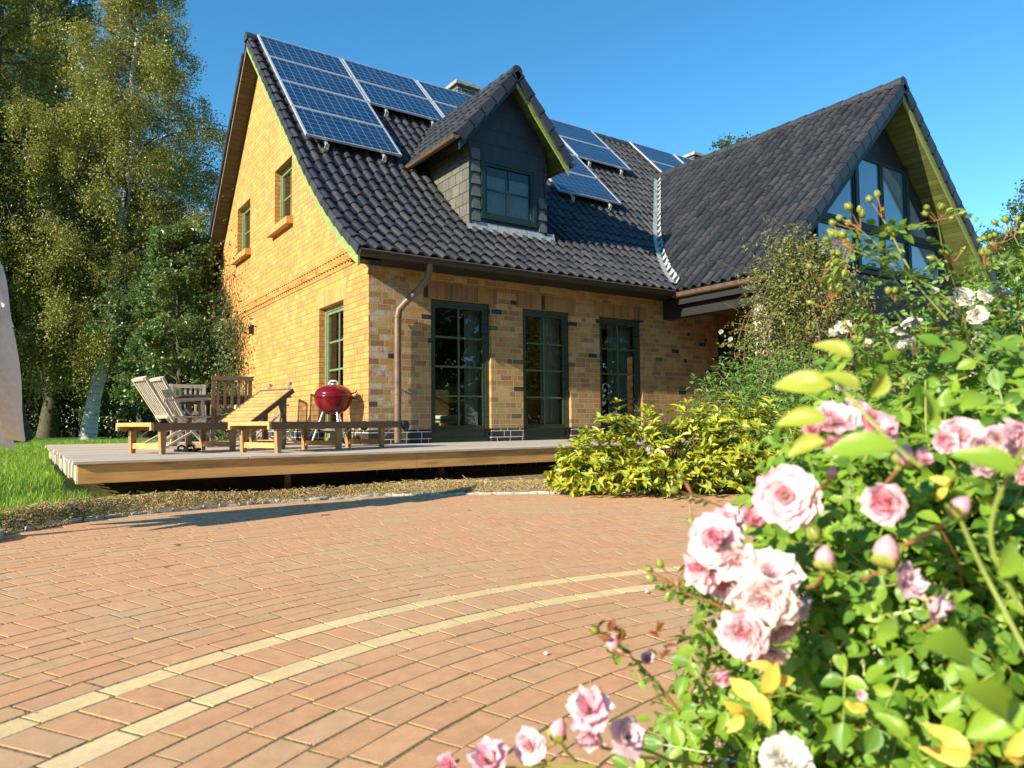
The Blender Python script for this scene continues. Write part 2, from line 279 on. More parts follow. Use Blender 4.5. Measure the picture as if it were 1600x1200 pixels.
# ------------------------------------------------------------------ mesh builder
class MB:
    def __init__(s): s.A={}; s.V=[];s.L=[];s.Z=[];s.MI=[];s.n=0
    def add(s,V,faces,mi=0):
        V=np.asarray(V,float).reshape(-1,3); s.V.append(V)
        for f in faces: s.L.append(np.array(f)+s.n); s.Z.append([len(f)]); s.MI.append([mi])
        s.n+=len(V); return s
    def bulk(s,V,F,mi=0,A=None):       # F: (n,k) array
        if A is not None: s.A[s.n]=np.asarray(A,np.float32).reshape(-1,3)
        V=np.asarray(V,float).reshape(-1,3); F=np.asarray(F); s.V.append(V); s.L.append((F+s.n).ravel()); s.Z.append(np.full(len(F),F.shape[1])); s.MI.append(np.full(len(F),mi)); s.n+=len(V)
    def box(s,a,b,mi=0,T=None):
        x0,y0,z0=a;x1,y1,z1=b
        V=np.array([(x0,y0,z0),(x1,y0,z0),(x1,y1,z0),(x0,y1,z0),(x0,y0,z1),(x1,y0,z1),(x1,y1,z1),(x0,y1,z1)],float)
        if T is not None: V=T(V)
        s.add(V,[(0,3,2,1),(4,5,6,7),(0,1,5,4),(1,2,6,5),(2,3,7,6),(3,0,4,7)],mi); return s
    def bar(s,p,q,w,h,mi=0,up=(0,0,1)):
        p=np.array(p,float);q=np.array(q,float);d=q-p;l=np.linalg.norm(d);d/=l
        u=np.array(up,float); a=np.cross(u,d); 
        if np.linalg.norm(a)<1e-4: a=np.cross((1,0,0),d)
        a/=np.linalg.norm(a); c=np.cross(d,a)
        V=[p+a*sx*w/2+c*sz*h/2+d*t for t in (0,l) for sx,sz in ((-1,-1),(1,-1),(1,1),(-1,1))]
        s.add(V,[(3,2,1,0),(4,5,6,7),(0,1,5,4),(1,2,6,5),(2,3,7,6),(3,0,4,7)],mi); return s
    def tube(s,P,R,n=8,mi=0,cap=True):
        P=np.asarray(P,float); R=np.broadcast_to(np.asarray(R,float),(len(P),)); k=len(P)
        T=np.gradient(P,axis=0); T/=np.linalg.norm(T,axis=1)[:,None]+1e-9
        ref=np.array([.31,.17,.93]) if abs(T[0][2])<.8 else np.array([.93,.17,.2])
        A=np.cross(ref,T); A/=np.linalg.norm(A,axis=1)[:,None]; B=np.cross(T,A)
        th=np.arange(n)*2*math.pi/n
        V=P[:,None]+R[:,None,None]*(np.cos(th)[None,:,None]*A[:,None]+np.sin(th)[None,:,None]*B[:,None])
        F=[(i*n+j,i*n+(j+1)%n,(i+1)*n+(j+1)%n,(i+1)*n+j) for i in range(k-1) for j in range(n)]
        s.bulk(V.reshape(-1,3),F,mi)
        if cap: s.add(V[0],[tuple(range(n))[::-1]],mi); s.add(V[-1],[tuple(range(n))],mi)
        return s
    def lathe(s,prof,c=(0,0,0),n=24,mi=0):
        c=np.array(c,float); th=np.arange(n)*2*math.pi/n
        V=np.array([[(r*math.cos(t),r*math.sin(t),z) for t in th] for r,z in prof])+c
        F=[(i*n+j,i*n+(j+1)%n,(i+1)*n+(j+1)%n,(i+1)*n+j) for i in range(len(prof)-1) for j in range(n)]
        s.bulk(V.reshape(-1,3),F,mi); return s
    def build(s,name,mats,parent=None,smooth=False,T=None):
        me=bpy.data.meshes.new(name)
        V=np.concatenate(s.V) if s.V else np.zeros((0,3))
        Lp=np.concatenate([np.asarray(x).ravel() for x in s.L]).astype(np.int32); Z=np.concatenate([np.asarray(x) for x in s.Z]).astype(np.int32); MI=np.concatenate([np.asarray(x) for x in s.MI]).astype(np.int32)
        me.vertices.add(len(V)); me.vertices.foreach_set('co',V.astype(np.float32).ravel())
        me.loops.add(len(Lp)); me.loops.foreach_set('vertex_index',Lp)
        me.polygons.add(len(Z)); st=np.concatenate([[0],np.cumsum(Z)[:-1]]).astype(np.int32)
        me.polygons.foreach_set('loop_start',st); me.polygons.foreach_set('loop_total',Z); me.polygons.foreach_set('material_index',MI)
        me.polygons.foreach_set('use_smooth',np.full(len(Z),bool(smooth)))
        me.update(calc_edges=True)
        if s.A:
            a=np.zeros((len(V),3),np.float32)
            for k,x in s.A.items(): a[k:k+len(x)]=x
            me.attributes.new('lc','FLOAT_VECTOR','POINT').data.foreach_set('vector',a.ravel())
        for m in (mats if isinstance(mats,(list,tuple)) else [mats]): me.materials.append(m)
        o=bpy.data.objects.new(name,me); COL.objects.link(o)
        if parent is not None: o.parent=parent; o.matrix_parent_inverse=Matrix.Identity(4); 
        if parent is not None and T is None:
            # children are modelled in world space: cancel the parent's placement
            w=wm(parent); o.matrix_basis=w.inverted()
        if T is not None: o.matrix_basis=T
        return o
def wm(o):
    return (wm(o.parent) if o.parent else Matrix.Identity(4))@o.matrix_basis
def tag(o,label=None,cat=None,group=None,kind=None):
    if label:o['label']=label
    if cat:o['category']=cat
    if group:o['group']=group
    if kind:o['kind']=kind
    return o
def empty(name,loc,rz=0,label=None,cat=None,group=None):
    o=bpy.data.objects.new(name,None); o.empty_display_size=.2; COL.objects.link(o); o.matrix_basis=Matrix.Translation(Vector(loc))@Matrix.Rotation(rz,4,'Z'); return tag(o,label,cat,group)
def copy_tree(o,parent=None):
    c=o.copy(); COL.objects.link(c); c.parent=parent
    for ch in list(o.children): copy_tree(ch,c)
    return c
exec_parts=[]
# ------------------------------------------------------------------ world and light
SUN=np.array([2.19,.34,-1.05]); SUN/=np.linalg.norm(SUN)
w=bpy.data.worlds.new('World'); S.world=w; w.use_nodes=True; nt=w.node_tree; bg=nt.nodes['Background']
sky=nt.nodes.new('ShaderNodeTexSky'); sky.sky_type='NISHITA'; sky.sun_disc=False
sky.sun_elevation=math.asin(-SUN[2]); sky.sun_rotation=math.atan2(-SUN[0],-SUN[1]); sky.air_density=.8; sky.dust_density=0; sky.ozone_density=2.0
hs=nt.nodes.new('ShaderNodeHueSaturation'); hs.inputs['Saturation'].default_value=1.28; hs.inputs['Hue'].default_value=.488; hs.inputs['Value'].default_value=1.48; nt.links.new(sky.outputs[0],hs.inputs['Color']); nt.links.new(hs.outputs[0],bg.inputs[0]); bg.inputs[1].default_value=.10
sl=bpy.data.lights.new('sun','SUN'); sl.energy=5; sl.angle=math.radians(.5); sl.color=(1,.89,.69)
so=bpy.data.objects.new('sun',sl); COL.objects.link(so); so.rotation_euler=Vector(SUN).to_track_quat('-Z','Y').to_euler()
S.view_settings.view_transform='Standard'; S.view_settings.look='None'; S.view_settings.exposure=.82; S.view_settings.gamma=1
S.render.engine='CYCLES'
# ------------------------------------------------------------------ house measures
XC,YC=4.03,9.43; DZ=.432; XE=19.5
PY=[8.93,9.03,9.6,10.2,10.82,11.3,11.8,14.9]; PZ=[3.03,3.10,3.47,3.93,4.47,4.93,5.45,8.62]
def T(y): return np.interp(y,PY,PZ)
def TR(y): return 8.62-(y-14.9)*1.05
def roofz(y): return T(y) if y<=14.9 else TR(y)
XV=3.70                      # verge of the main gable
house=empty('brick_house',(8,12,0),0,'yellow brick house with dark tiled roof, solar panels, dormer and big right-hand gable','house')
# openings: (lo,hi,z0,z1)
HF=[(5.01,6.06,DZ,2.57),(6.67,7.65,DZ,2.56),(8.30,9.31,DZ,2.55),(11.39,12.5,1.0,2.56)]
HG=[(10.38,11.45,DZ,2.60),(12.86,13.92,4.47,5.60),(15.70,16.79,4.47,5.57)]
def wallgrid(mb,us,zs,P,holes,top=None,mi=0):
    us=sorted(set(us)|{h[0] for h in holes if us[0]<h[0]<us[-1]}|{h[1] for h in holes if us[0]<h[1]<us[-1]})
    for a,b in zip(us[:-1],us[1:]):
        hs=sorted([h for h in holes if h[0]<(a+b)/2<h[1] and h[3]>zs[0] and h[2]<zs[1]],key=lambda h:h[2])
        z=zs[0]; segs=[]
        for h in hs:
            if h[2]>z: segs.append((z,h[2],h[2]))
            z=h[3]
        ta=top(a) if top else zs[1]; tb=top(b) if top else zs[1]
        segs.append((z,ta,tb))
        for z0,za,zb in segs:
            if max(za,zb)<=z0: continue
            mb.add([P(a,z0),P(b,z0),P(b,max(zb,z0)),P(a,max(za,z0))],[(0,1,2,3)],mi)
def reveals(mb,holes,P,dep,mi=0):
    for h in holes:
        a,b,z0,z1=h[:4]
        c=[(a,z0),(b,z0),(b,z1),(a,z1)]
        for i in range(4):
            p,q=c[i],c[(i+1)%4]
            mb.add([P(*p,0),P(*q,0),P(*q,dep),P(*p,dep)],[(0,1,2,3)],mi)
# front wall
mb=MB(); PF=lambda u,z,d=0:(u,YC+d,z)
wallgrid(mb,[XC,XE],(DZ+.198,3.25),PF,HF); reveals(mb,[(h[0],h[1],DZ+.198 if h[2]==DZ else h[2],h[3]) for h in HF],PF,.115)
mb.build('front_wall',m_brickF,house)
mb=MB(); ft=lambda z:YC-.003
for a,b in ((XC-.003,5.01),(6.06,6.67),(7.65,8.30),(9.31,XE)): mb.box((a,YC-.003,DZ-.2),(b,YC+.12,DZ+.198))
for a,b in ((YC+.121,10.38),(11.45,20.2)): mb.box((XC-.003,a,DZ-.2),(XC+.12,b,DZ+.198))
mb.box((XC+.02,YC+.02,-.05),(XE,YC+.12,DZ-.201)); mb.box((XC+.02,YC+.121,-.05),(XC+.12,20.2,DZ-.201))
mb.build('plinth',m_plinth,house)
for h in HF: mb=MB(); mb.box((h[0]-.12,YC-.006,h[3]+.001),(h[1]+.12,YC+.11,h[3]+.235)); mb.build('lintel',m_soldF,house)
# gable wall: lower storey and slightly proud upper storey
GT=lambda y: roofz(y)-.16
ys=[9.43,9.6,10.2,10.82,11.3,11.8,14.9,20.2]
mb=MB(); PG=lambda u,z,d=0:(XC+d,u,z)
wallgrid(mb,[YC,20.0,20.2],(DZ+.198,3.06),PG,HG[:1],top=lambda y:min(3.06,GT(y)))
reveals(mb,[(10.38,11.45,DZ+.198,2.60)],PG,.19)
PU=lambda u,z,d=0:(XC-.022+d,u,z)
wallgrid(mb,ys,(3.075,9),PU,HG[1:],top=GT); reveals(mb,HG[1:],PU,.20)
mb.add([PG(YC,3.06),PG(20.2,3.06),PG(20.2,3.06,.0),PU(20.2,3.075),PU(YC,3.075)],[(0,1,3,4)])
mb.build('gable_wall',m_brick,house)
# saw-tooth brick course
mb=MB(); y=9.56
while y<16.9:
    mb.add([(XC-.022,y,3.145),(XC-.09,y+.06,3.145),(XC-.022,y+.12,3.145),(XC-.022,y,3.25),(XC-.09,y+.06,3.25),(XC-.022,y+.12,3.25)],[(0,1,4,3),(1,2,5,4),(0,2,1),(3,4,5)]); y+=.125
mb.box((XC-.092,9.56,3.251),(XC-.02,16.9,3.315))
mb.build('sawtooth_brick_course',m_brick,house)
mb=MB(); mb.box((XC-.005,10.26,2.601),(XC+.1,11.57,2.85)); mb.build('lintel',m_sold,house)
for h in HG[1:]: mb=MB(); mb.box((XC-.027,h[0]-.1,h[3]+.001),(XC+.1,h[1]+.1,h[3]+.235)); mb.build('lintel',m_sold,house)
for h in HG[1:]:
    mb=MB(); a,b=h[0]-.10,h[1]+.10
    mb.add([(XC+.1,a,h[2]-.14),(XC+.1,b,h[2]-.14),(XC-.15,a,h[2]-.15),(XC-.15,b,h[2]-.15),(XC+.1,a,h[2]+.03),(XC+.1,b,h[2]+.03),(XC-.15,a,h[2]-.03),(XC-.15,b,h[2]-.03)],
      [(0,1,3,2),(4,6,7,5),(2,3,7,6),(0,2,6,4),(1,5,7,3)])
    mb.build('window_sill',m_sold,house)
# ------------------------------------------------------------------ windows
def window(parent,O,u,n,wd,ht,cols,rows,fw=.065,mw=.028,panel=0,name='window',mf=m_wgreen,mg=m_glass,mull=(),label=None):
    O=np.array(O,float);u=np.array(u,float);n=np.array(n,float);z=np.array([0,0,1.])
    Tm=lambda V:O+np.outer(V[:,0],u)+np.outer(V[:,1],n)+np.outer(V[:,2],z)
    f=MB(); B=lambda a,b:f.box(a,b,0,Tm)
    B((0,-.03,0),(wd,.03,fw)); B((0,-.03,ht-fw),(wd,.03,ht)); B((0,-.03,fw),(fw,.03,ht-fw)); B((wd-fw,-.03,fw),(wd,.03,ht-fw))
    i=fw*.999; s=.045   # sash, stepped back
    y0,y1=-.045,.014
    zb=fw+panel
    if panel: B((fw,-.02,fw),(wd-fw,.005,zb)); B((fw,.005,zb-.03),(wd-fw,.04,zb))
    B((i,y0,zb),(wd-i,y1,zb+s)); B((i,y0,ht-fw-s),(wd-i,y1,ht-i)); B((i,y0,zb+s),(i+s,y1,ht-fw-s)); B((wd-i-s,y0,zb+s),(wd-i,y1,ht-fw-s))
    fo=f.build(name,mf,parent)
    if label: fo['label']=label
    a0,a1=i+s,wd-i-s; b0,b1=zb+s,ht-fw-s
    g=MB(); V=np.array([(a0,-.02,b0),(a1,-.02,b0),(a1,-.02,b1),(a0,-.02,b1)]); g.add(Tm(V),[(0,1,2,3)]); g.build('pane',mg,fo)
    m=MB()
    for k in range(1,cols): x=a0+(a1-a0)*k/cols; m.box((x-mw/2,-.028,b0),(x+mw/2,-.006,b1),0,Tm)
    for k in range(1,rows):
        zz=b0+(b1-b0)*k/rows
        xs=[a0]+[a0+(a1-a0)*j/cols for j in range(1,cols)]+[a1]
        for j in range(cols): m.box((xs[j]+(mw/2 if j else 0),-.027,zz-mw/2),(xs[j+1]-(mw/2 if j<cols-1 else 0),-.007,zz+mw/2),0,Tm)
    if cols>1 or rows>1: m.build('glazing_bar',m_barg if mf is m_tgreen else mf,fo)
    return fo
for i,h in enumerate(HF[:3]): window(house,(h[0],YC+.085,h[2]),(1,0,0),(0,-1,0),h[1]-h[0],h[3]-h[2],2,4,panel=.14,name='terrace_door',mf=m_tgreen,label=['left terrace door with cream stools behind it','middle terrace door','right terrace door beside the yellow green bush'][i])
h=HF[3]; window(house,(h[0],YC+.085,h[2]),(1,0,0),(0,-1,0),h[1]-h[0],h[3]-h[2],2,3,mf=m_tgreen)
h=HG[0]; window(house,(XC+.13,h[1],h[2]),(0,-1,0),(-1,0,0),h[1]-h[0],h[3]-h[2],2,4,panel=.14,name='terrace_door',label='sunlit terrace door in the gable wall behind the red grill')
for h in HG[1:]: window(house,(XC+.12,h[1],h[2]),(0,-1,0),(-1,0,0),h[1]-h[0],h[3]-h[2],2,2,fw=.05)
# rooms behind the glass
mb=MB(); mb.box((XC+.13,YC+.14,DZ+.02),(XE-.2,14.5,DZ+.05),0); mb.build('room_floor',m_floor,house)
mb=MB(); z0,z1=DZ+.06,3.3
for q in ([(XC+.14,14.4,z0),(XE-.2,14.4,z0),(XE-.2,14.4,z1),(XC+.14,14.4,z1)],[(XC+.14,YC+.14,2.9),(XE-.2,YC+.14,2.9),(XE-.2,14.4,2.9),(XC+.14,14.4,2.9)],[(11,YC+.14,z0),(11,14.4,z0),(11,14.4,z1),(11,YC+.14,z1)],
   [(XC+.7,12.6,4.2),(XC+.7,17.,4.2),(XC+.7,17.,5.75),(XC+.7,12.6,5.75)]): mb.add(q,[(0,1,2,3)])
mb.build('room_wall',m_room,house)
def curtain(x0,x1,y,z0,z1,mat,axis='x'):
    mb=MB(); n=40; V=[];
    for k in range(n+1):
        t=k/n; a=x0+(x1-x0)*t; o=.025*math.sin(t*(x1-x0)*55+math.sin(t*9))
        for z in (z0,z1): V.append((a,y+o,z) if axis=='x' else (y+o,a,z))
    mb.bulk(V,[(2*k,2*k+2,2*k+3,2*k+1) for k in range(n)]); return mb.build('curtain',mat,house,smooth=True)
curtain(5.73,6.02,9.68,DZ+.08,2.5,m_curt); curtain(7.2,7.6,9.68,DZ+.08,2.5,m_curt); curtain(8.7,9.27,9.68,DZ+.08,2.5,m_curt)
for h in HG[1:]: curtain(h[0]+.1,h[1]-.1,XC+.4,h[2]+.05,h[3]-.08,m_curt,'y')
# dining furniture inside
t=empty('dining_table',(6.4,10.45,DZ+.05),0,'honey coloured wooden dining table inside behind the left terrace door','table')
mb=MB(); mb.box((5.75,11.2,1.10),(7.6,12.2,1.14)); mb.build('tabletop',m_orange,t)
for a,b in ((6.18,11.25),(7.4,11.25),(6.18,12.05),(7.4,12.05)): mb=MB(); mb.box((a,b,DZ+.05),(a+.13,b+.09,1.10)); mb.build('leg',m_orange,t)
def stool(x,y,label):
    t=empty('dining_chair',(x,y,DZ+.05),0,label,'chair','chairs inside behind the left terrace door')
    mb=MB(); mb.box((x-.2,y-.2,.72),(x+.2,y+.2,.85)); o=mb.build('seat',m_cream,t)
    bv=o.modifiers.new('b','BEVEL'); bv.width=.04; bv.segments=3
    for a,b in ((-.17,-.17),(.17,-.17),(-.17,.17),(.17,.17)): mb=MB(); mb.bar((x+a*1.05,y+b,DZ+.05),(x+a*.85,y+b*.9,.72),.025,.025); mb.build('leg',m_orange,t)
    mb=MB(); mb.box((x-.19,y+.17,.86),(x+.19,y+.2,1.3)); mb.build('backrest',m_teakd,t)
for (a_,b_),lb in (((694,655),'cream cushioned dining chair inside, at the left of the left terrace door'),((752,655),'cream cushioned dining chair inside, right of the orange table leg and partly behind the curtain')):
    q=on(a_,b_,1,10.95); stool(q[0],10.95,lb)
# ------------------------------------------------------------------ tiles
def tiles(mb,O,a,pathpts,x0,x1,pitch=.205,row=.345,amp=.040,lift=.03,ns=8,flip=False,xr=None):
    """pantiles: a = unit vector along the eave, pathpts = polyline (s -> 3D) going up the slope, in the plane normal to a"""
    P=np.array(pathpts,float); seg=np.linalg.norm(np.diff(P,axis=0),axis=1); cum=np.concatenate([[0],np.cumsum(seg)]); tot=cum[-1]
    def pos(s): 
        return np.array([np.interp(s,cum,P[:,i]) for i in range(3)])
    a=np.array(a,float); nr=int(math.ceil(tot/row)); nc=int(round((x1-x0)/pitch)); pitch=(x1-x0)/nc
    tt=np.array([0,.05,.14,.26,.38,.5,.58,.62,.66,.82,1.]); ns=10; prof=np.interp(tt,[0,.05,.14,.26,.38,.5,.58,.62,.66,.82,1.],[-.15,.45,.85,1,.92,.55,.1,-.45,-.28,-.38,-.30])*amp
    for r in range(nr):
        s0=r*row; s1=min(tot,s0+row*1.07)
        ss=np.array([s0,(s0+s1)/2,s1]); pp=np.array([pos(s) for s in ss]); d=pp[2]-pp[0]; d/=np.linalg.norm(d)
        nrm=np.cross(a,d); nrm/=np.linalg.norm(nrm)
        if nrm[2]<0: nrm=-nrm
        off=np.array([lift,lift*.55,.0])
        for c in range(nc):
            xm=x0+(c+.5)*pitch
            if xr and not xr(pp[1]+a*xm): continue
            j=rng.normal(0,.0025); xs=x0+(c+tt)*pitch+rng.normal(0,.002)
            top=pp[:,None]+a*xs[None,:,None]+nrm*(prof[None,:,None]+off[:,None,None]+.012+j)
            bot=(pp[0]-d*.0)[None]+a*xs[:,None]+nrm*(prof[:,None]+off[0]-.016)
            V=np.concatenate([top.reshape(-1,3),bot,top[0]]); m=ns+1
            F=[(i*m+k,i*m+k+1,(i+1)*m+k+1,(i+1)*m+k) for i in (0,1) for k in range(ns)]+[(3*m+k,3*m+k+1,4*m+k+1,4*m+k) for k in range(ns)]
            if xr: pass
            mb.bulk(V,F)
def mainx(p): # leave out tiles that would sit under the wing roof
    zw=min(3.05+.965*(p[0]-9.75),7.2); 
    return not (p[0]>9.75 and p[2]<zw-.45)
roof=MB()
fp=[(0,y,z) for y,z in zip(PY,PZ)]
tiles(roof,None,(1,0,0),fp,XV,XE,xr=mainx)
roofo=roof.build('roof',m_tile,house,smooth=True)
# under-roof deck so no light leaks
mb=MB()
for (ya,za),(yb,zb) in zip(zip(PY,PZ),list(zip(PY,PZ))[1:]): mb.add([(XV+.02,ya,za-.01),(XE,ya,za-.01),(XE,yb,zb-.01),(XV+.02,yb,zb-.01)],[(0,1,2,3)])
mb.add([(XV+.02,14.9,8.61),(XE,14.9,8.61),(XE,20.6,TR(20.6)),(XV+.02,20.6,TR(20.6))],[(0,1,2,3)])
mb.build('roof_underlay',m_blackp,house)
rr=MB(); tiles(rr,None,(1,0,0),[(0,20.55,TR(20.55)),(0,14.9,8.62)],XV,XV+1.3); rr.build('rear_roof_tiles',m_tile,house,smooth=True)
def ridge(mb,p,q,r=.11,seg=.36):
    p=np.array(p,float);q=np.array(q,float);l=np.linalg.norm(q-p);d=(q-p)/l;n=int(l/seg);sd=np.cross(d,(0,0,1.)); sd/=np.linalg.norm(sd)
    for k in range(n):
        a=p+d*(k*l/n); b=p+d*((k+1.12)*l/n); V=[]
        for pt_,rr_ in ((a,r*1.1),(b,r*.95)):
            for t in np.linspace(-.15*math.pi,1.15*math.pi,11): V.append(pt_+sd*math.cos(t)*rr_+np.array([0,0,1])*math.sin(t)*rr_)
        mb.bulk(V,[(i,i+1,11+i+1,11+i) for i in range(10)]); mb.add(V[:11],[tuple(range(11))])
mb=MB(); ridge(mb,(XV-.03,14.9,8.62),(XE,14.9,8.62)); mb.build('ridge_tiles',m_tile,house,smooth=False)
# verge tiles and barge boards of the main gable
def verge(mb,x,pts,side=-1,row=.345,drop=.11,wd=.04):
    P=np.array(pts,float); seg=np.linalg.norm(np.diff(P,axis=0),axis=1); cum=np.concatenate([[0],np.cumsum(seg)]); n=int(cum[-1]/row)
    pos=lambda s: np.array([np.interp(s,cum,P[:,0]),np.interp(s,cum,P[:,1])])
    for k in range(n):
        a=pos(k*row-.02 if k else 0); b=pos((k+1)*row); d=(b-a)/np.linalg.norm(b-a); nn=np.array([-d[1],d[0]]); nn=nn if nn[1]>0 else -nn
        a1=a+nn*.065;b1=b+nn*.035;a0=a-nn*(drop-.03);b0=b-nn*(drop-.055)
        q=[a0,b0,b1,a1]; xx=(x,x+side*wd)
        V=[(X,c[0],c[1]) for X in xx for c in q]; mb.add(V,[(0,1,2,3),(7,6,5,4),(0,4,5,1),(1,5,6,2),(2,6,7,3),(3,7,4,0)])
mb=MB(); fy=list(zip(PY,PZ)); verge(mb,XV,fy,-1); mb.build('verge_tiles',m_tile,house); mb=MB(); verge(mb,XV,[(20.6,TR(20.6)),(14.9,8.62)],-1); mb.build('verge_tiles',m_tile,house)
def barge(mb,x0,x1,pts,t0,t1):
    P=np.array(pts,float); 
    for (a,b) in zip(P[:-1],P[1:]):
        V=[(X,c[0],c[1]-t) for X in (x0,x1) for c,t in ((a,t1),(b,t1),(b,t0),(a,t0))]; mb.add(V,[(0,1,2,3),(7,6,5,4),(0,4,5,1),(1,5,6,2),(2,6,7,3),(3,7,4,0)])
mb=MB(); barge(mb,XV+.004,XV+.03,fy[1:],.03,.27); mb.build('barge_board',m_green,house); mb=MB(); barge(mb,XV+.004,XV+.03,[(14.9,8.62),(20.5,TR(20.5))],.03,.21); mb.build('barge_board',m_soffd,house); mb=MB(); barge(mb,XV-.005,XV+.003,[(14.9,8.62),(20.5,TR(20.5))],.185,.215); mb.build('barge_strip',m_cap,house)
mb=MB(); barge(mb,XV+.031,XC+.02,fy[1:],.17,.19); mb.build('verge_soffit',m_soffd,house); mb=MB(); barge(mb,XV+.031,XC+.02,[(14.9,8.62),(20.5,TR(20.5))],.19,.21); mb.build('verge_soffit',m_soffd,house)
# gutters
def gutter(p,q,r=.075,mat=m_gut,name='gutter'):
    mb=MB(); p=np.array(p,float);q=np.array(q,float);d=(q-p)/np.linalg.norm(q-p); sd=np.cross(d,(0,0,1.)); V=[]
    for e in (p,q):
        for rr_ in (r,r-.006):
            for t in np.linspace(-math.pi,0,13): V.append(e+sd*math.cos(t)*rr_+np.array([0,0,1])*math.sin(t)*rr_)
    m=13; F=[(i,i+1,2*m+i+1,2*m+i) for i in range(12)]+[(m+i,3*m+i,3*m+i+1,m+i+1) for i in range(12)]
    mb.bulk(V,F); mb.add(V[:13],[tuple(range(13))]); mb.add(V[26:39],[tuple(range(13))])
    mb.tube([V[0],V[26]],.010,6); mb.tube([V[12],V[38]],.010,6)
    k=p+d*.4; n=int(np.linalg.norm(q-p)/.9)
    for j in range(n): 
        c=p+d*(.3+j*.9); mb.tube([c+sd*math.cos(t)*(r+.004)+np.array([0,0,1])*math.sin(t)*(r+.004) for t in np.linspace(-math.pi,0,9)],.009,4)
    return mb.build(name,mat,house,smooth=False)
gutter((XV-.02,8.94,3.02),(9.62,8.94,3.02),mat=m_gutd)  # main gutter in the shade-darkened metal, its rim in the lit brown
mb=MB(); mb.tube([(XV-.02,8.862,3.022),(9.62,8.862,3.022)],.011,6); mb.build('gutter_rim',m_gut,house)
mb=MB(); mb.box((XV+.05,9.03,2.955),(XE,9.43,2.97)); mb.box((XV+.04,9.0,2.955),(9.7,9.029,3.05)); mb.build('eave_fascia',m_black,house)  # fascia and soffit coloured near black for the deep eave shade
mb=MB(); pz=[(4.74,8.95,2.96),(4.74,8.96,2.86),(4.72,9.0,2.74),(4.64,9.12,2.60),(4.52,9.28,2.44),(4.45,9.335,2.34),(4.43,9.34,2.2),(4.43,9.34,1.6),(4.43,9.34,1.0),(4.43,9.34,DZ+.02)]
mb.tube(pz,.05,14); 
for z in (2.22,1.30,1.13,.62): mb.tube([(4.43,9.34,z),(4.43,9.34,z+.035)],.057,14)
mb.bar((4.43,9.34,1.25),(4.43,9.43,1.25),.02,.02); mb.build('downpipe',m_gut,house,smooth=True)
# chimneys
def chimney(x0,x1,y0,y1,ztop,label=None):
    mb=MB(); mb.box((x0,y0,7.8),(x1,y1,ztop-.1)); o=mb.build('chimney',m_chim,house); 
    if label:o['label']=label
    mb=MB(); mb.box((x0-.07,y0-.07,ztop-.099),(x1+.07,y1+.07,ztop)); c=mb.build('cap',m_cap,o)
    b=c.modifiers.new('b','BEVEL'); b.width=.012
chimney(8.83,9.42,15.2,15.75,9.22,'chimney behind the left solar panels'); chimney(17.45,18.05,15.2,15.75,9.19,'small chimney behind the right gable ridge')
# solar panels
nrm=np.array([0,-1.02,1.])/math.sqrt(1+1.02**2); upS=np.array([0,1,1.02])/math.sqrt(1+1.02**2)
P0=np.array([0,14.9,8.66])+nrm*.13
def panel(x,r,proto=[None]):
    o3=P0-upS*(.19+1.09*(r+1)); 
    Tm=Matrix(((1,upS[0],nrm[0],x),(0,upS[1],nrm[1],o3[1]),(0,upS[2],nrm[2],o3[2]),(0,0,0,1)))
    if proto[0] is None:
        mb=MB(); W,Hh=1.75,1.065
        mb.add([(.03,.02,.03),(W-.03,.02,.03),(W-.03,Hh-.02,.03),(.03,Hh-.02,.03)],[(0,1,2,3)]); o=mb.build('solar_panel',m_solar,house,T=wm(house).inverted()@Tm)
        mb=MB()
        for a,b in (((0,0,0),(W,.022,.04)),((0,Hh-.022,0),(W,Hh,.04)),((0,.022,0),(.034,Hh-.022,.04)),((W-.034,.022,0),(W,Hh-.022,.04)),((.035,.023,0),(W-.035,Hh-.023,.006))): mb.box(a,b)
        f=mb.build('frame',m_alu,o,T=Matrix.Identity(4)); proto[0]=o; return
    o=copy_tree(proto[0],house); o.matrix_basis=wm(house).inverted()@Tm
cols=[(3.84,4),(5.63,2),(7.42,2),(9.17,4),(10.96,2),(14.12,2),(15.92,2)]
for x,n in cols:
    for r in range(n): panel(x,r)
mb=MB()
for x,n in cols:
    for xx in (x+.35,x+1.4):
        a=P0-upS*(.19)-nrm*.03; b=P0-upS*(.19+1.09*n+.1)-nrm*.03; mb.bar((xx,a[1],a[2]),(xx,b[1],b[2]),.04,.04,up=nrm)
        b2=b-nrm*.10; mb.bar((xx,b[1],b[2]),(xx,b2[1],b2[2]),.05,.02); mb.bar((xx+.03,b[1],b[2]+.02),(xx+.03,b2[1]-.03,b2[2]),.02,.03)
mb.build('panel_rail',m_alu,house)
# ------------------------------------------------------------------ dormer
DX,DY=6.95,10.2; dh=.8
sl_=1.17; ZR=6.74
mb=MB(); wh=(6.37,7.53,4.16,5.21)
top=lambda x: ZR-.17-abs(x-DX)*sl_
wallgrid(mb,[DX-dh,DX,DX+dh],(4.02,9),lambda u,z:(u,DY,z),[wh],top=top); mb.build('dormer_front',m_shing,house)
for sx in (-1,1):
    mb=MB(); x=DX+sx*dh; n=12; yy=np.linspace(DY,DY+1.9,n)
    for a,b in zip(yy[:-1],yy[1:]): mb.add([(x,a,T(a)-.1),(x,b,T(b)-.1),(x,b,max(5.66,T(b)-.1)),(x,a,5.66)],[(0,1,2,3)])
    mb.build('dormer_cheek',m_shingS,house)
for x0 in (DX-dh-.012,DX+dh-.03):
    mb=MB(); mb.box((x0,DY-.018,4.05),(x0+.045,DY-.001,5.35)); mb.build('corner_strip',m_dgreen,house)
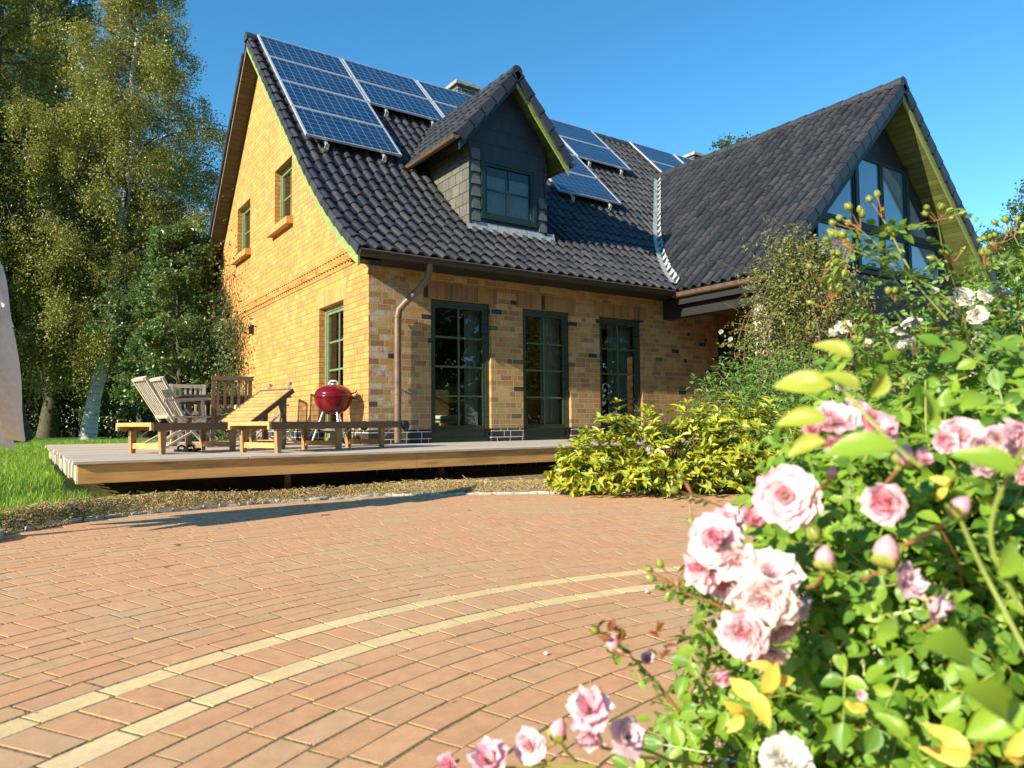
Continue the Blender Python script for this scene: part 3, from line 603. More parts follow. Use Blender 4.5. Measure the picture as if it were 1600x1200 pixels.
# corner shingles
for xa,kk in ((DX-dh+.035,6),(wh[1]+.05,3)):
    mb=MB()
    for k in range(kk):
        z=4.1+k*.21; mb.add([(xa,DY-.035,z),(xa+.17,DY-.035,z),(xa+.17,DY-.004,z+.2),(xa,DY-.004,z+.2),(xa,DY-.003,z),(xa+.17,DY-.003,z)],[(0,1,2,3),(0,3,4),(1,5,2),(0,4,5,1)])
    mb.build('corner_shingles',m_shingL,house)
window(house,(wh[0],DY+.0,wh[2]),(1,0,0),(0,-1,0),wh[1]-wh[0],wh[3]-wh[2],2,2,mf=m_dgreen,name='dormer_window',fw=.075)
mb=MB()
for x0,x1 in ((wh[0]+.1,6.94),(6.96,wh[1]-.1)):
    n=30; V=[]
    for k in range(n+1):
        t=k/n; 
        for z in (4.28,4.95-.0*t): V.append((x0+(x1-x0)*t,DY+.09+.012*math.sin(k*1.7),z))
    mb.bulk(V,[(2*k,2*k+2,2*k+3,2*k+1) for k in range(n)])
mb.build('lace_curtain',simple('lace_fabric',(.42,.44,.42),.9,.5,60),house,smooth=True)
mb=MB(); mb.add([(6.2,DY+.5,4.1),(7.7,DY+.5,4.1),(7.7,DY+.5,5.4),(6.2,DY+.5,5.4)],[(0,1,2,3)]); mb.build('dormer_room_wall',m_room,house)
VY=9.93
mb=MB(); ex=1.16
for sx in (-1,1):
    path=[(DX+sx*ex,0,ZR-ex*sl_),(DX,0,ZR)]
    tiles(mb,None,(0,1,0),path,VY,DY+4.6,pitch=.205,row=.33,xr=lambda p:p[2]>T(p[1])-.25)
mb.build('dormer_roof_tiles',m_tile,house,smooth=True)
mb=MB(); ridge(mb,(DX,VY-.03,ZR),(DX,13.3,ZR),.095); mb.build('dormer_ridge_tiles',m_tile,house)
mb=MB()
for sx in (-1,1):
    e=ex+.0; P=[(DX+sx*e,ZR-e*sl_),(DX,ZR)]
    for t0,t1,y0,y1,mi in ((.02,.06,VY+.02,DY+.0,0),(.02,.06,DY,13.2,0)):
        V=[(c[0],Y,c[1]-t) for Y in (y0,y1) for c,t in ((P[0],t1),(P[1],t1),(P[1],t0),(P[0],t0))]; mb.add(V,[(0,1,2,3),(7,6,5,4),(0,4,5,1),(1,5,6,2),(2,6,7,3),(3,7,4,0)],mi)
mb.build('dormer_soffit',m_soffit,house)
for sx in (-1,1):
    mb=MB()
    for (e0,e1,t0,t1,y) in ((ex-.02,0,.06,.26,VY+.01),):
        P=[(DX+sx*e0,ZR-e0*sl_),(DX,ZR)]
        V=[(c[0],Y,c[1]-t) for Y in (y,y+.025) for c,t in ((P[0],t1),(P[1],t1),(P[1],t0),(P[0],t0))]; mb.add(V,[(0,1,2,3),(7,6,5,4),(0,4,5,1),(1,5,6,2),(2,6,7,3),(3,7,4,0)])
    mb.build('dormer_barge_board',m_green if sx>0 else m_dgreen,house)  # right board in the sunlit green, left in the shaded copy
def vergex(mb,y,P,row=.33,wd=.05,drop=.15):
    P=np.array(P,float); l=np.linalg.norm(P[1]-P[0]); d=(P[1]-P[0])/l; n=int(l/row); nn=np.array([-d[1],d[0]]); nn=nn if nn[1]>0 else -nn
    for k in range(n+1):
        a=P[0]+d*max(0,k*row-.02); b=P[0]+d*min(l,(k+1)*row); q=[a-nn*(drop-.03),b-nn*(drop-.055),b+nn*.035,a+nn*.065]
        V=[(c[0],Y,c[1]) for Y in (y,y-wd) for c in q]; mb.add(V,[(0,1,2,3),(7,6,5,4),(0,4,5,1),(1,5,6,2),(2,6,7,3),(3,7,4,0)])
for sx in (-1,1): mb=MB(); vergex(mb,VY,[(DX+sx*ex,ZR-ex*sl_),(DX,ZR)]); mb.build('dormer_verge_tiles',m_tile,house)
zg=ZR-ex*sl_-.02
yend=float(np.interp(zg,PZ,PY))
gutter((DX-ex-.05,VY-.02,zg),(DX-ex-.05,yend,zg),.06,name='dormer_gutter'); gutter((DX+ex+.05,VY-.02,zg),(DX+ex+.05,yend,zg),.06,name='dormer_gutter')
mb=MB(); k=0; x=DX-dh-.06
while x<DX+dh+.05:
    mb.add([(x,DY-.0,4.10),(x+.2,DY-.0,4.10),(x+.1,DY-.07,T(DY-.07)+.05),(x+.0,DY-.03,T(DY-.03)+.06),(x+.2,DY-.03,T(DY-.03)+.06)],[(0,3,2,4,1)]); x+=.205
mb.build('dormer_flashing',m_lead,house)
# ------------------------------------------------------------------ right wing
WX,WZ=14.05,7.22; WS=.965; WY=7.0; GY=7.55
zl=lambda x: WZ-abs(x-WX)*WS
mb=MB(); xe=9.72
def wx(p): return p[2]>T(p[1])-.3 if p[1]<14.9 else False
tiles(mb,None,(0,1,0),[(xe,0,zl(xe)),(WX,0,WZ)],WY,13.9,pitch=.21,row=.345,amp=.048,lift=.024,xr=wx); 
tiles(mb,None,(0,1,0),[(2*WX-xe,0,zl(xe)),(WX,0,WZ)],WY,7.7,pitch=.21,row=.345,amp=.036)
mb.build('wing_roof',m_tile,house,smooth=True)
mb=MB()
for sx in (-1,1):
    V=[(WX+sx*4.33,WY+.05,zl(xe)-.01),(WX,WY+.05,WZ-.01),(WX,13.6,WZ-.01),(WX+sx*4.33,9.3 if sx<0 else 13.6,zl(xe)-.01)]; mb.add(V,[(0,1,2,3)])
mb.build('wing_roof_underlay',m_blackp,house)
mb=MB(); ridge(mb,(WX,WY-.03,WZ),(WX,13.6,WZ),.12,.40); mb.build('wing_ridge_tiles',m_tile,house)
for sx in (-1,1): mb=MB(); vergex(mb,WY,[(WX+sx*4.33,zl(xe)),(WX,WZ)],row=.345,drop=.17); mb.build('wing_verge_tiles',m_tile,house)
def slab(mb,x0,y0,y1,t0,t1,sx):
    P=[(WX+sx*x0,WZ-x0*WS),(WX,WZ)]
    V=[(c[0],Y,c[1]-t) for Y in (y0,y1) for c,t in ((P[0],t1),(P[1],t1),(P[1],t0),(P[0],t0))]; mb.add(V,[(0,1,2,3),(7,6,5,4),(0,4,5,1),(1,5,6,2),(2,6,7,3),(3,7,4,0)])
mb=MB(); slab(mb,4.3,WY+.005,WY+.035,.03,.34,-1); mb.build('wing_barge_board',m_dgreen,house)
mb=MB(); slab(mb,4.3,WY+.005,WY+.035,.03,.34,1); mb.build('wing_barge_board',m_green,house)  # right board takes the sunlit copy of the paint, left the shaded one
for sx in (-1,1): mb=MB(); slab(mb,4.3,WY+.036,GY+.02,.26,.285,sx); mb.build('wing_soffit',m_soffit if sx>0 else m_soffd,house)  # right soffit in the lit boards, left in the shade-darkened copy
# gable wall with the big window group
mb=MB(); gh=[(13.18,15.0,3.66,5.80),(11.85,13.18,3.70,5.1),(15.0,16.1,3.70,5.1)]
mb.add([(WX-3.9,GY,3.0),(WX+3.9,GY,3.0),(WX+3.9,GY,3.2),(WX,GY,WZ-.2),(WX-3.9,GY,3.2)],[(0,1,2,3,4)]); mb.build('wing_gable_cladding',m_shing,house)
mb=MB(); mb.box((WX-2.3,GY-.05,3.52),(WX+2.3,GY-.002,3.60)); mb.build('wing_window_sill',m_dgreen,house)
def pane_poly(pts,mull=.055,glass=m_glassd,name='wing_window'):
    c=np.mean(pts,axis=0); fr=MB(); V=[];n=len(pts); P=np.array(pts,float)
    inn=[]
    for i in range(n):
        a=P[i-1];b=P[i];d=P[(i+1)%n]; e1=(b-a)/np.linalg.norm(b-a); e2=(d-b)/np.linalg.norm(d-b); n1=np.array([-e1[1],e1[0]]);n2=np.array([-e2[1],e2[0]])
        bis=(n1+n2); bis/=np.linalg.norm(bis); k=mull/max(.3,bis@n1); inn.append(b+bis*k)
    inn=np.array(inn)
    V=[(p[0],GY-.06,p[1]) for p in P]+[(p[0],GY-.06,p[1]) for p in inn]+[(p[0],GY-.003,p[1]) for p in P]+[(p[0],GY-.015,p[1]) for p in inn]
    Fs=[(i,(i+1)%n,n+(i+1)%n,n+i) for i in range(n)]+[(n+i,n+(i+1)%n,3*n+(i+1)%n,3*n+i) for i in range(n)]+[(2*n+i,2*n+(i+1)%n,(i+1)%n,i) for i in range(n)]
    fr.add(V,Fs); o=fr.build(name,m_dgreen,house); g=MB(); g.add([(p[0],GY-.03,p[1]) for p in inn],[tuple(range(n))]); g.build('pane',glass,o); return o
def up(x): return zl(x)-.42
pane_poly([(13.2,4.45),(14.06,4.45),(14.06,5.82),(13.2,5.82)]); pane_poly([(14.08,4.45),(14.98,4.45),(14.98,5.82),(14.08,5.82)])
pane_poly([(13.2,3.62),(14.06,3.62),(14.06,4.36),(13.2,4.36)]); pane_poly([(14.08,3.62),(14.98,3.62),(14.98,4.36),(14.08,4.36)])
pane_poly([(11.8,3.62),(13.1,3.62),(13.1,4.36),(11.8,4.36)]); pane_poly([(15.08,3.62),(16.25,3.62),(16.25,4.36),(15.08,4.36)])
pane_poly([(12.0,4.45),(13.1,4.45),(13.1,5.5)]); pane_poly([(15.08,4.45),(16.1,4.45),(15.08,5.5)])
for x in (13.1,14.98): mb=MB(); mb.box((x,GY-.08,3.6),(x+.1,GY-.001,5.9)); mb.build('wing_window_post',m_dgreen,house)
mb=MB()
for a,b in ((11.75,13.099),(13.201,14.979),(15.081,16.3)): mb.box((a,GY-.075,4.355),(b,GY-.001,4.455))
mb.build('wing_window_transom',m_dgreen,house)
# lower storey of the wing, beam and pier
mb=MB(); mb.box((10.9,GY+.02,-.05),(17.9,GY+.2,2.99)); mb.box((17.7,GY+.2,-.05),(17.9,YC,2.99)); mb.build('wing_wall',m_brickF,house)
mb=MB(); mb.box((9.86,WY+.12,2.60),(10.06,YC-.01,2.93)); mb.box((10.07,WY+.12,2.60),(18,WY+.28,2.93)); mb.build('porch_beam',m_black,house)
for x in (9.82,16.9): mb=MB(); mb.box((x,WY+.08,-.05),(x+.3,WY+.38,2.598)); mb.build('porch_pier',m_pale,house)
gutter((9.70,WY-.02,2.99),(9.70,8.98,2.99),.075,name='wing_gutter')
mb=MB(); mb.box((9.735,WY+.04,2.80),(9.76,9.0,3.02)); mb.build('wing_eave_fascia',m_black,house)
# valley flashing
mb=MB(); pts=[]
for y in np.linspace(9.05,13.3,60):
    x=9.75+(T(y)-3.05)/.965; pts.append((x,y,T(y)))
V=[]
for i,(x,y,z) in enumerate(pts):
    zig=.035*(i%2)
    xl=x-.12-zig*.8; V.append((xl,y,T(y)+.115)); V.append((x+.02,y,z+.10)); xr_=x+.10+.015*(i%2); V.append((xr_,y,3.05+.965*(xr_-9.75)+.115))
mb.bulk(V,[(3*i+j,3*i+j+1,3*i+j+4,3*i+j+3) for i in range(len(pts)-1) for j in (0,1)]); mb.build('valley_flashing',m_lead,house)
# small wall hook
mb=MB(); mb.box((XC-.07,15.4,2.62),(XC-.001,15.44,2.80)); mb.box((XC-.07,15.5,2.62),(XC-.001,15.54,2.78)); mb.tube([(XC,15.2,2.74),(XC-.1,15.2,2.76),(XC-.16,15.2,2.70),(XC-.12,15.2,2.62)],.012,6); tag(mb.build('wall_hook',m_blackp),'small metal bracket and hook on the gable wall','wall hook')
# ------------------------------------------------------------------ ground
EDGE=[(-14,-1.5),(-3.5,3.2),(-1.5,4.9),(-.08,5.89),(.40,6.35),(.82,6.60),(1.94,6.80),(3.03,6.72),(4.2,6.05),(5.2,5.30),(6.5,4.1),(9,1.5),(12,-4)]
ex_=np.array([e[0] for e in EDGE]); ey_=np.array([e[1] for e in EDGE])
def edge(x): return np.interp(x,ex_,ey_)
def sm(t): t=np.clip(t,0,1); return t*t*(3-2*t)
def gz(x,y):
    x=np.asarray(x,float);y=np.asarray(y,float)
    d=y-edge(x); z=np.where(d<0,-.03,.0+.02*sm(d/.3))
    lawn=sm((1.1-x)/1.0)*sm((d)/2.5)*.20
    far=.22*sm((y-9.)/8.)*sm((4.5-x)/1.5)
    mound=np.where(y<7.0,.10*sm(d/.32),0)*sm((x+.9)/.8)*np.where(x>2.5,.75,1)
    return z+np.maximum(np.maximum(lawn,far),mound)
def sheet(xs,ys,fz,mat,name):
    X,Y=np.meshgrid(xs,ys,indexing='ij'); Z=fz(X,Y); V=np.stack([X,Y,Z],-1).reshape(-1,3); n=len(ys)
    i,j=np.meshgrid(np.arange(len(xs)-1),np.arange(n-1),indexing='ij'); a=(i*n+j).ravel(); mb=MB(); mb.bulk(V,np.stack([a,a+n,a+n+1,a+1],1)); return mb.build(name,mat,smooth=True)
def lawnmat():
    m,nt,b,o=newmat('ground_soil_and_turf'); g=N(nt,'ShaderNodeNewGeometry'); P=g.outputs['Position']; sp=N(nt,'ShaderNodeSeparateXYZ'); L(nt,P,sp.inputs[0])
    n=noise(nt,P,14,5,.7); n2=noise(nt,P,1.3,3)
    turf=ramp(nt,n,[(.3,(.05,.10,.02)),(.7,(.12,.22,.04))]); soil=ramp(nt,n,[(.3,(.12,.08,.045)),(.7,(.40,.29,.16))])
    a=N(nt,'ShaderNodeMapRange'); a.inputs['From Min'].default_value=.5; a.inputs['From Max'].default_value=1.3; L(nt,math_(nt,'ADD',sp.outputs[0],math_(nt,'MULTIPLY',n2,.4)),a.inputs['Value'])
    c=N(nt,'ShaderNodeMapRange'); c.inputs['From Min'].default_value=22; c.inputs['From Max'].default_value=14; L(nt,sp.outputs[1],c.inputs['Value'])
    L(nt,mix(nt,math_(nt,'MULTIPLY',a.outputs[0],c.outputs[0]),turf,soil),b.inputs['Base Color']); b.inputs['Roughness'].default_value=1; b.inputs['Specular IOR Level'].default_value=.1; bump(nt,b,n,.8,.03); return m
xs=np.concatenate([[-300,-120,-60,-30],np.arange(-15,13,.15),[14,16,18,22,30,60,120,300]]); ys=np.concatenate([[-300,-100,-40,-15,-6],np.arange(-2,16,.15),[17,18,20,24,30,60,120,300]])
tag(sheet(xs,ys,gz,lawnmat(),'ground'),kind='structure')
# bricks in rings about the centre of the turning circle
CX,CY=1.72,-.614
pav=MB(); base=MB()
def ring(r0,r1,ln,mi,off):
    rm=(r0+r1)/2; n=int(round(2*math.pi*rm/ln)); g=.0038
    for k in range(n):
        a0=(k+off)/n*2*math.pi; a1=(k+1+off)/n*2*math.pi; am=(a0+a1)/2
        x,y=CX+rm*math.cos(am),CY+rm*math.sin(am)
        if y>edge(x)-.04: continue
        s=(x)*rt[0]+y*rt[1]; f=x*fh[0]+y*fh[1]
        if f<-2.5 or s>8: continue
        jz=rng.normal(0,.0005); tx,ty=rng.normal(0,.003,2); ga=g/rm*(1+.5*rng.random())
        jr=rng.normal(0,.0012); R0=r0+g+jr; R1=r1-g+jr; A0=a0+ga; A1=a1-ga; c=.0007
        V=[]
        for (ra,rb,aa,ab,z) in ((R0,R1,A0,A1,-.02),(R0,R1,A0,A1,-c),(R0+c,R1-c,A0+c/rm,A1-c/rm,0)):
            for r_,a_ in ((ra,aa),(rb,aa),(rb,ab),(ra,ab)):
                zz=z+jz+((r_-rm)*tx+(a_-am)*rm*ty); V.append((CX+r_*math.cos(a_),CY+r_*math.sin(a_),zz))
        pav.add(V,[(8,9,10,11)]+[(i+o,(i+1)%4+o,(i+1)%4+4+o,i+4+o) for o in (0,4) for i in range(4)],mi)
r=3.30
ring(3.207,3.30,.195,1,.3); ring(3.005,3.207,.098,0,.1); ring(2.912,3.005,.195,1,.7)
rr_=2.912
while rr_>.8: ring(rr_-.0985,rr_,.195,0,rng.random()); rr_-=.0985
rr_=3.30
for wdt,ln in [(.0945,.195)]*7+[(.1,.195),(.195,.1),(.095,.195),(.195,.1),(.095,.195),(.195,.1),(.095,.195),(.195,.1)]+[(.096,.195)]*24:
    ring(rr_,rr_+wdt,ln,0,rng.random()); rr_+=wdt
tag(pav.build('brick_paving',[m_pav,m_pavy]),kind='structure')
mb=MB(); n=90; xsb=np.linspace(-9,11,n); 
V=[];
for x in xsb: V+= [(x,-5,-.0016),(x,float(edge(x))-.01,-.0016)]
mb.bulk(V,[(2*i,2*i+2,2*i+3,2*i+1) for i in range(n-1)]); tag(mb.build('paving_bed',m_joint),kind='structure')
# irregular mortar haunch along the outer edge
mb=MB(); x=-2.2
while x<5.2:
    l=.05+.09*rng.random(); y=float(edge(x+l/2)); hgt=.012+.02*rng.random(); w_=.035+.03*rng.random(); sl2=(edge(x+l)-edge(x))/l
    V=np.array([(x,y-w_/2,-.01),(x+l,y-w_/2+sl2*l,-.01),(x+l,y+w_/2+sl2*l,-.01),(x,y+w_/2,-.01),(x+.01,y-w_/3,hgt),(x+l-.01,y-w_/3+sl2*l,hgt),(x+l-.01,y+w_/3+sl2*l,hgt*.8),(x+.01,y+w_/3,hgt*.8)])+rng.normal(0,.004,(8,3))
    mb.add(V,[(0,3,2,1),(4,5,6,7),(0,1,5,4),(1,2,6,5),(2,3,7,6),(3,0,4,7)]); x+=l*.97
tag(mb.build('paving_edge',m_stone),kind='structure')
# gravel under the roses
def bedline(f): return np.interp(f,[-1,0,1.4,2.0,2.6,4,6,8],[.25,.25,.36,.60,.90,1.5,2.2,3.0])
fs=np.linspace(.2,7.,60); mb=MB(); V=[]
for f in fs:
    a=bedline(f)
    for s in (a,a+.6,a+3.5): p=fh*f+rt*s; V.append((p[0],p[1],.012 if s>a else .004))
mb.bulk(V,[(3*i+j,3*i+j+1,3*i+j+4,3*i+j+3) for i in range(len(fs)-1) for j in (0,1)]); tag(mb.build('rose_bed_soil',m_soil),kind='structure')
mb=MB(); K=2600; f=rng.uniform(.9,3.2,K); s=bedline(f)+rng.exponential(.35,K)-.01
base_oct=np.array([(1,0,0),(0,1,0),(-1,0,0),(0,-1,0),(0,0,.7),(0,0,-.5)])
Vs=[];Fs=[]
for k in range(K):
    p=fh*f[k]+rt*s[k]; sz=rng.uniform(.004,.011); q=base_oct*sz*rng.uniform(.7,1.3,(6,1))*np.array([1,1,.8]); a=rng.random()*6.28; ca,sa=math.cos(a),math.sin(a)
    q=q@np.array([[ca,-sa,0],[sa,ca,0],[0,0,1]]); Vs.append(q+[p[0],p[1],.013+sz*.3]); o=6*k
    Fs+=[(o,o+1,o+4),(o+1,o+2,o+4),(o+2,o+3,o+4),(o+3,o,o+4)]
mb.bulk(np.concatenate(Vs),np.array(Fs)); tag(mb.build('gravel',leafmat('grey_gravel',[(.22,.21,.2),(.35,.33,.31),(.5,.48,.45)],0,.9)),'loose grey gravel beneath the pink roses','gravel',kind='stuff')
# grass and straw
def blades(K,fx,hgt,wd,mat,name,lean=.5,kind='stuff'):
    P=fx(K); K=len(P); z=gz(P[:,0],P[:,1]); h=hgt(P)*rng.uniform(.6,1.25,K); a=rng.uniform(0,2*math.pi,K); b=rng.uniform(0,2*math.pi,K)
    side=np.stack([np.cos(a),np.sin(a),0*a],1)*wd*rng.uniform(.6,1.3,K)[:,None]; ln=np.stack([np.cos(b),np.sin(b),0*b],1)*(h*lean*rng.uniform(.1,1.2,K))[:,None]
    B=np.stack([P[:,0],P[:,1],z-.005],1); U=np.array([0,0,1.])
    V=np.stack([B-side,B+side,B+side*.7+ln*.4+U*(h*.6)[:,None],B-side*.7+ln*.4+U*(h*.6)[:,None],B+ln+U*(h*(1-.3*lean))[:,None]],1)
    o=np.arange(K)*5; mb=MB(); mb.bulk(V.reshape(-1,3),np.stack([o,o+1,o+2,o+3],1)); mb.L.append(np.stack([o+3,o+2,o+4],1).ravel()); mb.Z.append(np.full(K,3)); mb.MI.append(np.zeros(K,int))
    return mb.build(name,mat)
def lawnpts(K):
    P=np.stack([rng.uniform(-6,.55,K),5+rng.power(1.0,K)*19],1); x,y=P.T
    keep=(y>edge(x)+.16+.2*rng.random(K))&((x<.36)|(y<7.1))&(x<.5)&~((x>.0)&(y<6.7)&(rng.random(K)<.4))&(rng.random(K)<np.clip(9/y,.3,1))
    return P[keep]
tag(blades(150000,lawnpts,lambda P:.055+.03*np.sin(P[:,0]*5)*np.sin(P[:,1]*4)+.03,.0035,m_grass,'lawn_grass'),'bright green lawn grass left of the deck','grass',kind='stuff')
def farpts(K):
    P=np.stack([rng.uniform(.3,4.0,K),rng.uniform(13.8,24,K)],1); return P
tag(blades(12000,farpts,lambda P:.16+0*P[:,0],.006,m_grass,'rear_lawn_grass'),'strip of lawn grass behind the deck','grass',kind='stuff')
def strawpts(K):
    x=rng.uniform(-1.6,5.4,K); y=edge(x)+.0+rng.power(1.0,K)*np.where(x<.4,.6,.50); return np.stack([x,y],1)
tag(blades(60000,strawpts,lambda P:.026+0.012*np.sin(P[:,0]*7),.0034,m_straw,'dry_grass_clippings',lean=1.6),'dry brown grass clippings between paving and deck','dry grass',kind='stuff')
# loose straw bits and leaves
mb=MB()
for k in range(1500):
    x=rng.uniform(-1.2,5.); y=edge(x)+.02+rng.random()*.5; a=rng.random()*6.28; l=rng.uniform(.02,.07); z=float(gz(x,y))+.01+.02*rng.random(); d=np.array([math.cos(a),math.sin(a),rng.normal(0,.25)])*l; mb.bar((x,y,z),np.array((x,y,z))+d,.003,.003)
tag(mb.build('loose_straw',m_straw),'loose straw and twigs scattered along the paving edge','straw',kind='stuff')
# ------------------------------------------------------------------ deck
deck=empty('wooden_deck',(.38,6.95,0),0,'low wooden terrace deck with grey boards and orange pine front board','deck')
mb=MB(); X0=.40; bw_=.138; y=6.93; k=0
while y<13.6:
    xe_=8.4 if y<YC-.12 else XC-.01
    jx=rng.uniform(-.02,.02); jz=rng.normal(0,.0012)
    nseg=rng.integers(2,4); cuts=np.sort(rng.uniform(1.5,xe_-.8,nseg)) if xe_>5 else np.array([rng.uniform(1.5,3)])
    pr=X0+jx-.02*(k%3)
    for c in list(cuts)+[xe_]:
        mb.box((pr,y,DZ-.028),(c-.003,y+bw_-.007,DZ+jz)); pr=c
    y+=bw_; k+=1
o=mb.build('deck_boards',m_deck,deck); b=o.modifiers.new('b','BEVEL'); b.width=.004; b.segments=1
mb=MB(); mb.box((X0+.02,6.955,.245),(3.52,6.99,DZ-.03)); mb.box((3.523,6.955,.245),(8.4,6.99,DZ-.03)); mb.build('front_board',m_fascia,deck)
mb=MB(); y=6.991
k=0
while y<13.5:
    l=rng.uniform(.14,.3); dx=rng.uniform(0,.03); mb.box((X0+.012+dx,y,.25-.02*(k%2)),(X0+.05+dx,y+l-.004,DZ-.03)); y+=l; k+=1
mb.build('side_board',m_greyteak,deck)
mb=MB()
for x in (1.0,1.8,2.6,3.4,4.6,5.6,6.6): mb.box((x,7.0,.27),(x+.05,9.3 if x>3.9 else 13.5,DZ-.031))
mb.build('joist',m_teakd,deck)
for x,y in ((2.45,8.0),(4.6,8.4),(6.6,8.4)): mb=MB(); mb.box((x,y,-.02),(x+.055,y+.06,.269)); mb.build('support_post',m_fascia,deck)
# ------------------------------------------------------------------ loungers
def lounger(loc,rz,label,back):
    t=empty('sun_lounger',loc,rz,label,'sun lounger','wooden sun loungers on the deck')
    Lg,Wd,H=1.98,.66,.315; I=lambda mb,n,m:mb.build(n,m,t,T=Matrix.Identity(4))
    mb=MB(); mb.box((.02,0,H-.075),(Lg,.028,H)); I(mb,'side_rail',m_teakd); mb=MB(); mb.box((.02,Wd-.028,H-.075),(Lg,Wd,H)); I(mb,'side_rail',m_teak)
    mb=MB(); mb.box((-.01,0,H-.035),(.019,Wd,H+.004)); mb.box((-.01,-.002,H-.075),(.019,.03,H-.036)); mb.box((-.01,Wd-.03,H-.075),(.019,Wd,H-.036)); I(mb,'end_board',m_fascia)  # sunlight put into the wood: end board lighter, near rail darker
    mb=MB(); mb.box((Lg+.001,0,H-.07),(Lg+.025,Wd,H)); I(mb,'end_board',m_teak)
    hinge=1.18; end=hinge if back else Lg
    mb=MB(); x=.03
    while x<end-.05: mb.box((x,.03,H-.02),(x+.055,Wd-.03,H-.003)); x+=.072
    I(mb,'seat_slats',m_teak)
    if back:
        mb=MB(); ang=math.radians(34); c,s_=math.cos(ang),math.sin(ang); Tb=lambda V:np.stack([hinge+V[:,0]*c-V[:,2]*s_,V[:,1],H-.005+V[:,0]*s_+V[:,2]*c],1)
        x=.02
        while x<.66: mb.box((x,.055,-.0),(x+.054,Wd-.055,.02),0,Tb); x+=.074
        I(mb,'backrest_slats',m_fascia)
        mb=MB(); mb.box((0,.03,-.035),(.7,.054,.022),0,Tb); mb.box((0,Wd-.054,-.035),(.7,Wd-.03,.022),0,Tb); mb.box((.68,.055,-.03),(.7,Wd-.055,.021),0,Tb); I(mb,'backrest_frame',m_teakd)
        mb=MB(); p=Tb(np.array([[.45,.05,-.03]]))[0]; q=Tb(np.array([[.45,Wd-.05,-.03]]))[0]; mb.bar(p,(hinge+.5,.05,H-.05),.02,.035); I(mb,'backrest_prop',m_teakd); mb=MB(); mb.bar(q,(hinge+.5,Wd-.05,H-.05),.02,.035); I(mb,'backrest_prop',m_teakd)
    for lx in (.14,.95,1.62):
        for ly in (.03,Wd-.075):
            mb=MB(); V=[]
            for z,w_ in ((0,.045),(H-.076,.07)):
                V+=[(lx-w_/2,ly,z),(lx+w_/2,ly,z),(lx+w_/2,ly+.045,z),(lx-w_/2,ly+.045,z)]
            mb.add(V,[(3,2,1,0),(4,5,6,7),(0,1,5,4),(1,2,6,5),(2,3,7,6),(3,0,4,7)]); I(mb,'leg',m_teak)
        mb=MB(); mb.box((lx-.012,.076,.05),(lx+.012,Wd-.076,.105)); I(mb,'stretcher',m_fascia)
        for ly in (.05,Wd-.05):
            mb=MB(); mb.bar((lx+.03,ly,.13),(lx+.17,ly,H-.08),.006,.012); I(mb,'leg_brace',m_chrome)
    if not back:
        for ly in (-.03,Wd+.005): mb=MB(); mb.tube([(Lg-.02,ly,H-.05),(Lg-.02,ly+.025,H-.05)],.06,20); I(mb,'wheel',m_blackp)
    return t
lounger((1.10,7.92,DZ),math.radians(22),'sun lounger with its slatted backrest raised, left of the flat one',True)
lounger((2.06,7.25,DZ),math.radians(22),'flat sun lounger with black wheel, nearest the red grill and downpipe',False)
# ------------------------------------------------------------------ kettle grill
kx,ky,kz=3.66,9.80,1.10
g=empty('kettle_grill',(kx,ky,DZ),0,'red kettle barbecue on aluminium legs in front of the gable door','grill')
R=.262
mb=MB(); mb.lathe([(R*math.cos(a),kz+R*.98*math.sin(a)) for a in np.linspace(-math.pi/2+.12,-.04,12)]+[(R+.012,kz-.006),(R+.012,kz+.004)],(kx,ky,0),40); mb.build('bowl',m_red,g,smooth=True)
mb=MB(); mb.lathe([(R+.014,kz+.004),(R+.014,kz+.018)]+[(R*math.cos(a),kz+.018+R*.62*math.sin(a)) for a in np.linspace(.02,math.pi/2,12)],(kx,ky,0),40); mb.build('lid',m_red,g,smooth=True)
zt=kz+.018+R*.62; ax=rt[:2]
hp=[(-.07,0),(-.055,.05),(-.03,.068),(.03,.068),(.055,.05),(.07,0)]
mb=MB(); mb.tube([(kx+ax[0]*a,ky+ax[1]*a,zt-.02+b) for a,b in hp],.011,8); mb.bar((kx-ax[0]*.045,ky-ax[1]*.045,zt+.0),(kx+ax[0]*.045,ky+ax[1]*.045,zt+.0),.03,.03); mb.build('lid_handle',m_chrome,g,smooth=True)
mb=MB(); mb.tube([(kx+ax[0]*a,ky+ax[1]*a,kz+b) for a,b in ((.2,-.02),(.33,-.02),(.36,-.03),(.36,-.05))],.012,8); mb.tube([(kx+ax[0]*a,ky+ax[1]*a,kz+b) for a,b in ((.24,.04),(.31,.06),(.33,.09))],.01,6); mb.build('side_handle',m_blackp,g)
for k,a in enumerate((.6,2.7,4.7)):
    mb=MB(); mb.tube([(kx+.14*math.cos(a),ky+.14*math.sin(a),kz-.21),(kx+.30*math.cos(a),ky+.30*math.sin(a),DZ+.01)],.0135,10); mb.build('leg',m_chrome,g,smooth=True)
mb=MB(); mb.lathe([(.0,DZ+.19),(.17,DZ+.20),(.175,DZ+.215)],(kx,ky,0),24); mb.build('ash_catcher',m_chrome,g)
for a in (.6,2.7): mb=MB(); c=np.array([kx+.31*math.cos(a),ky+.31*math.sin(a),DZ+.075]); d=np.array([-math.sin(.0),1,0])*.02; mb.tube([c-d,c+d],.075,20); mb.build('wheel',m_blackp,g)
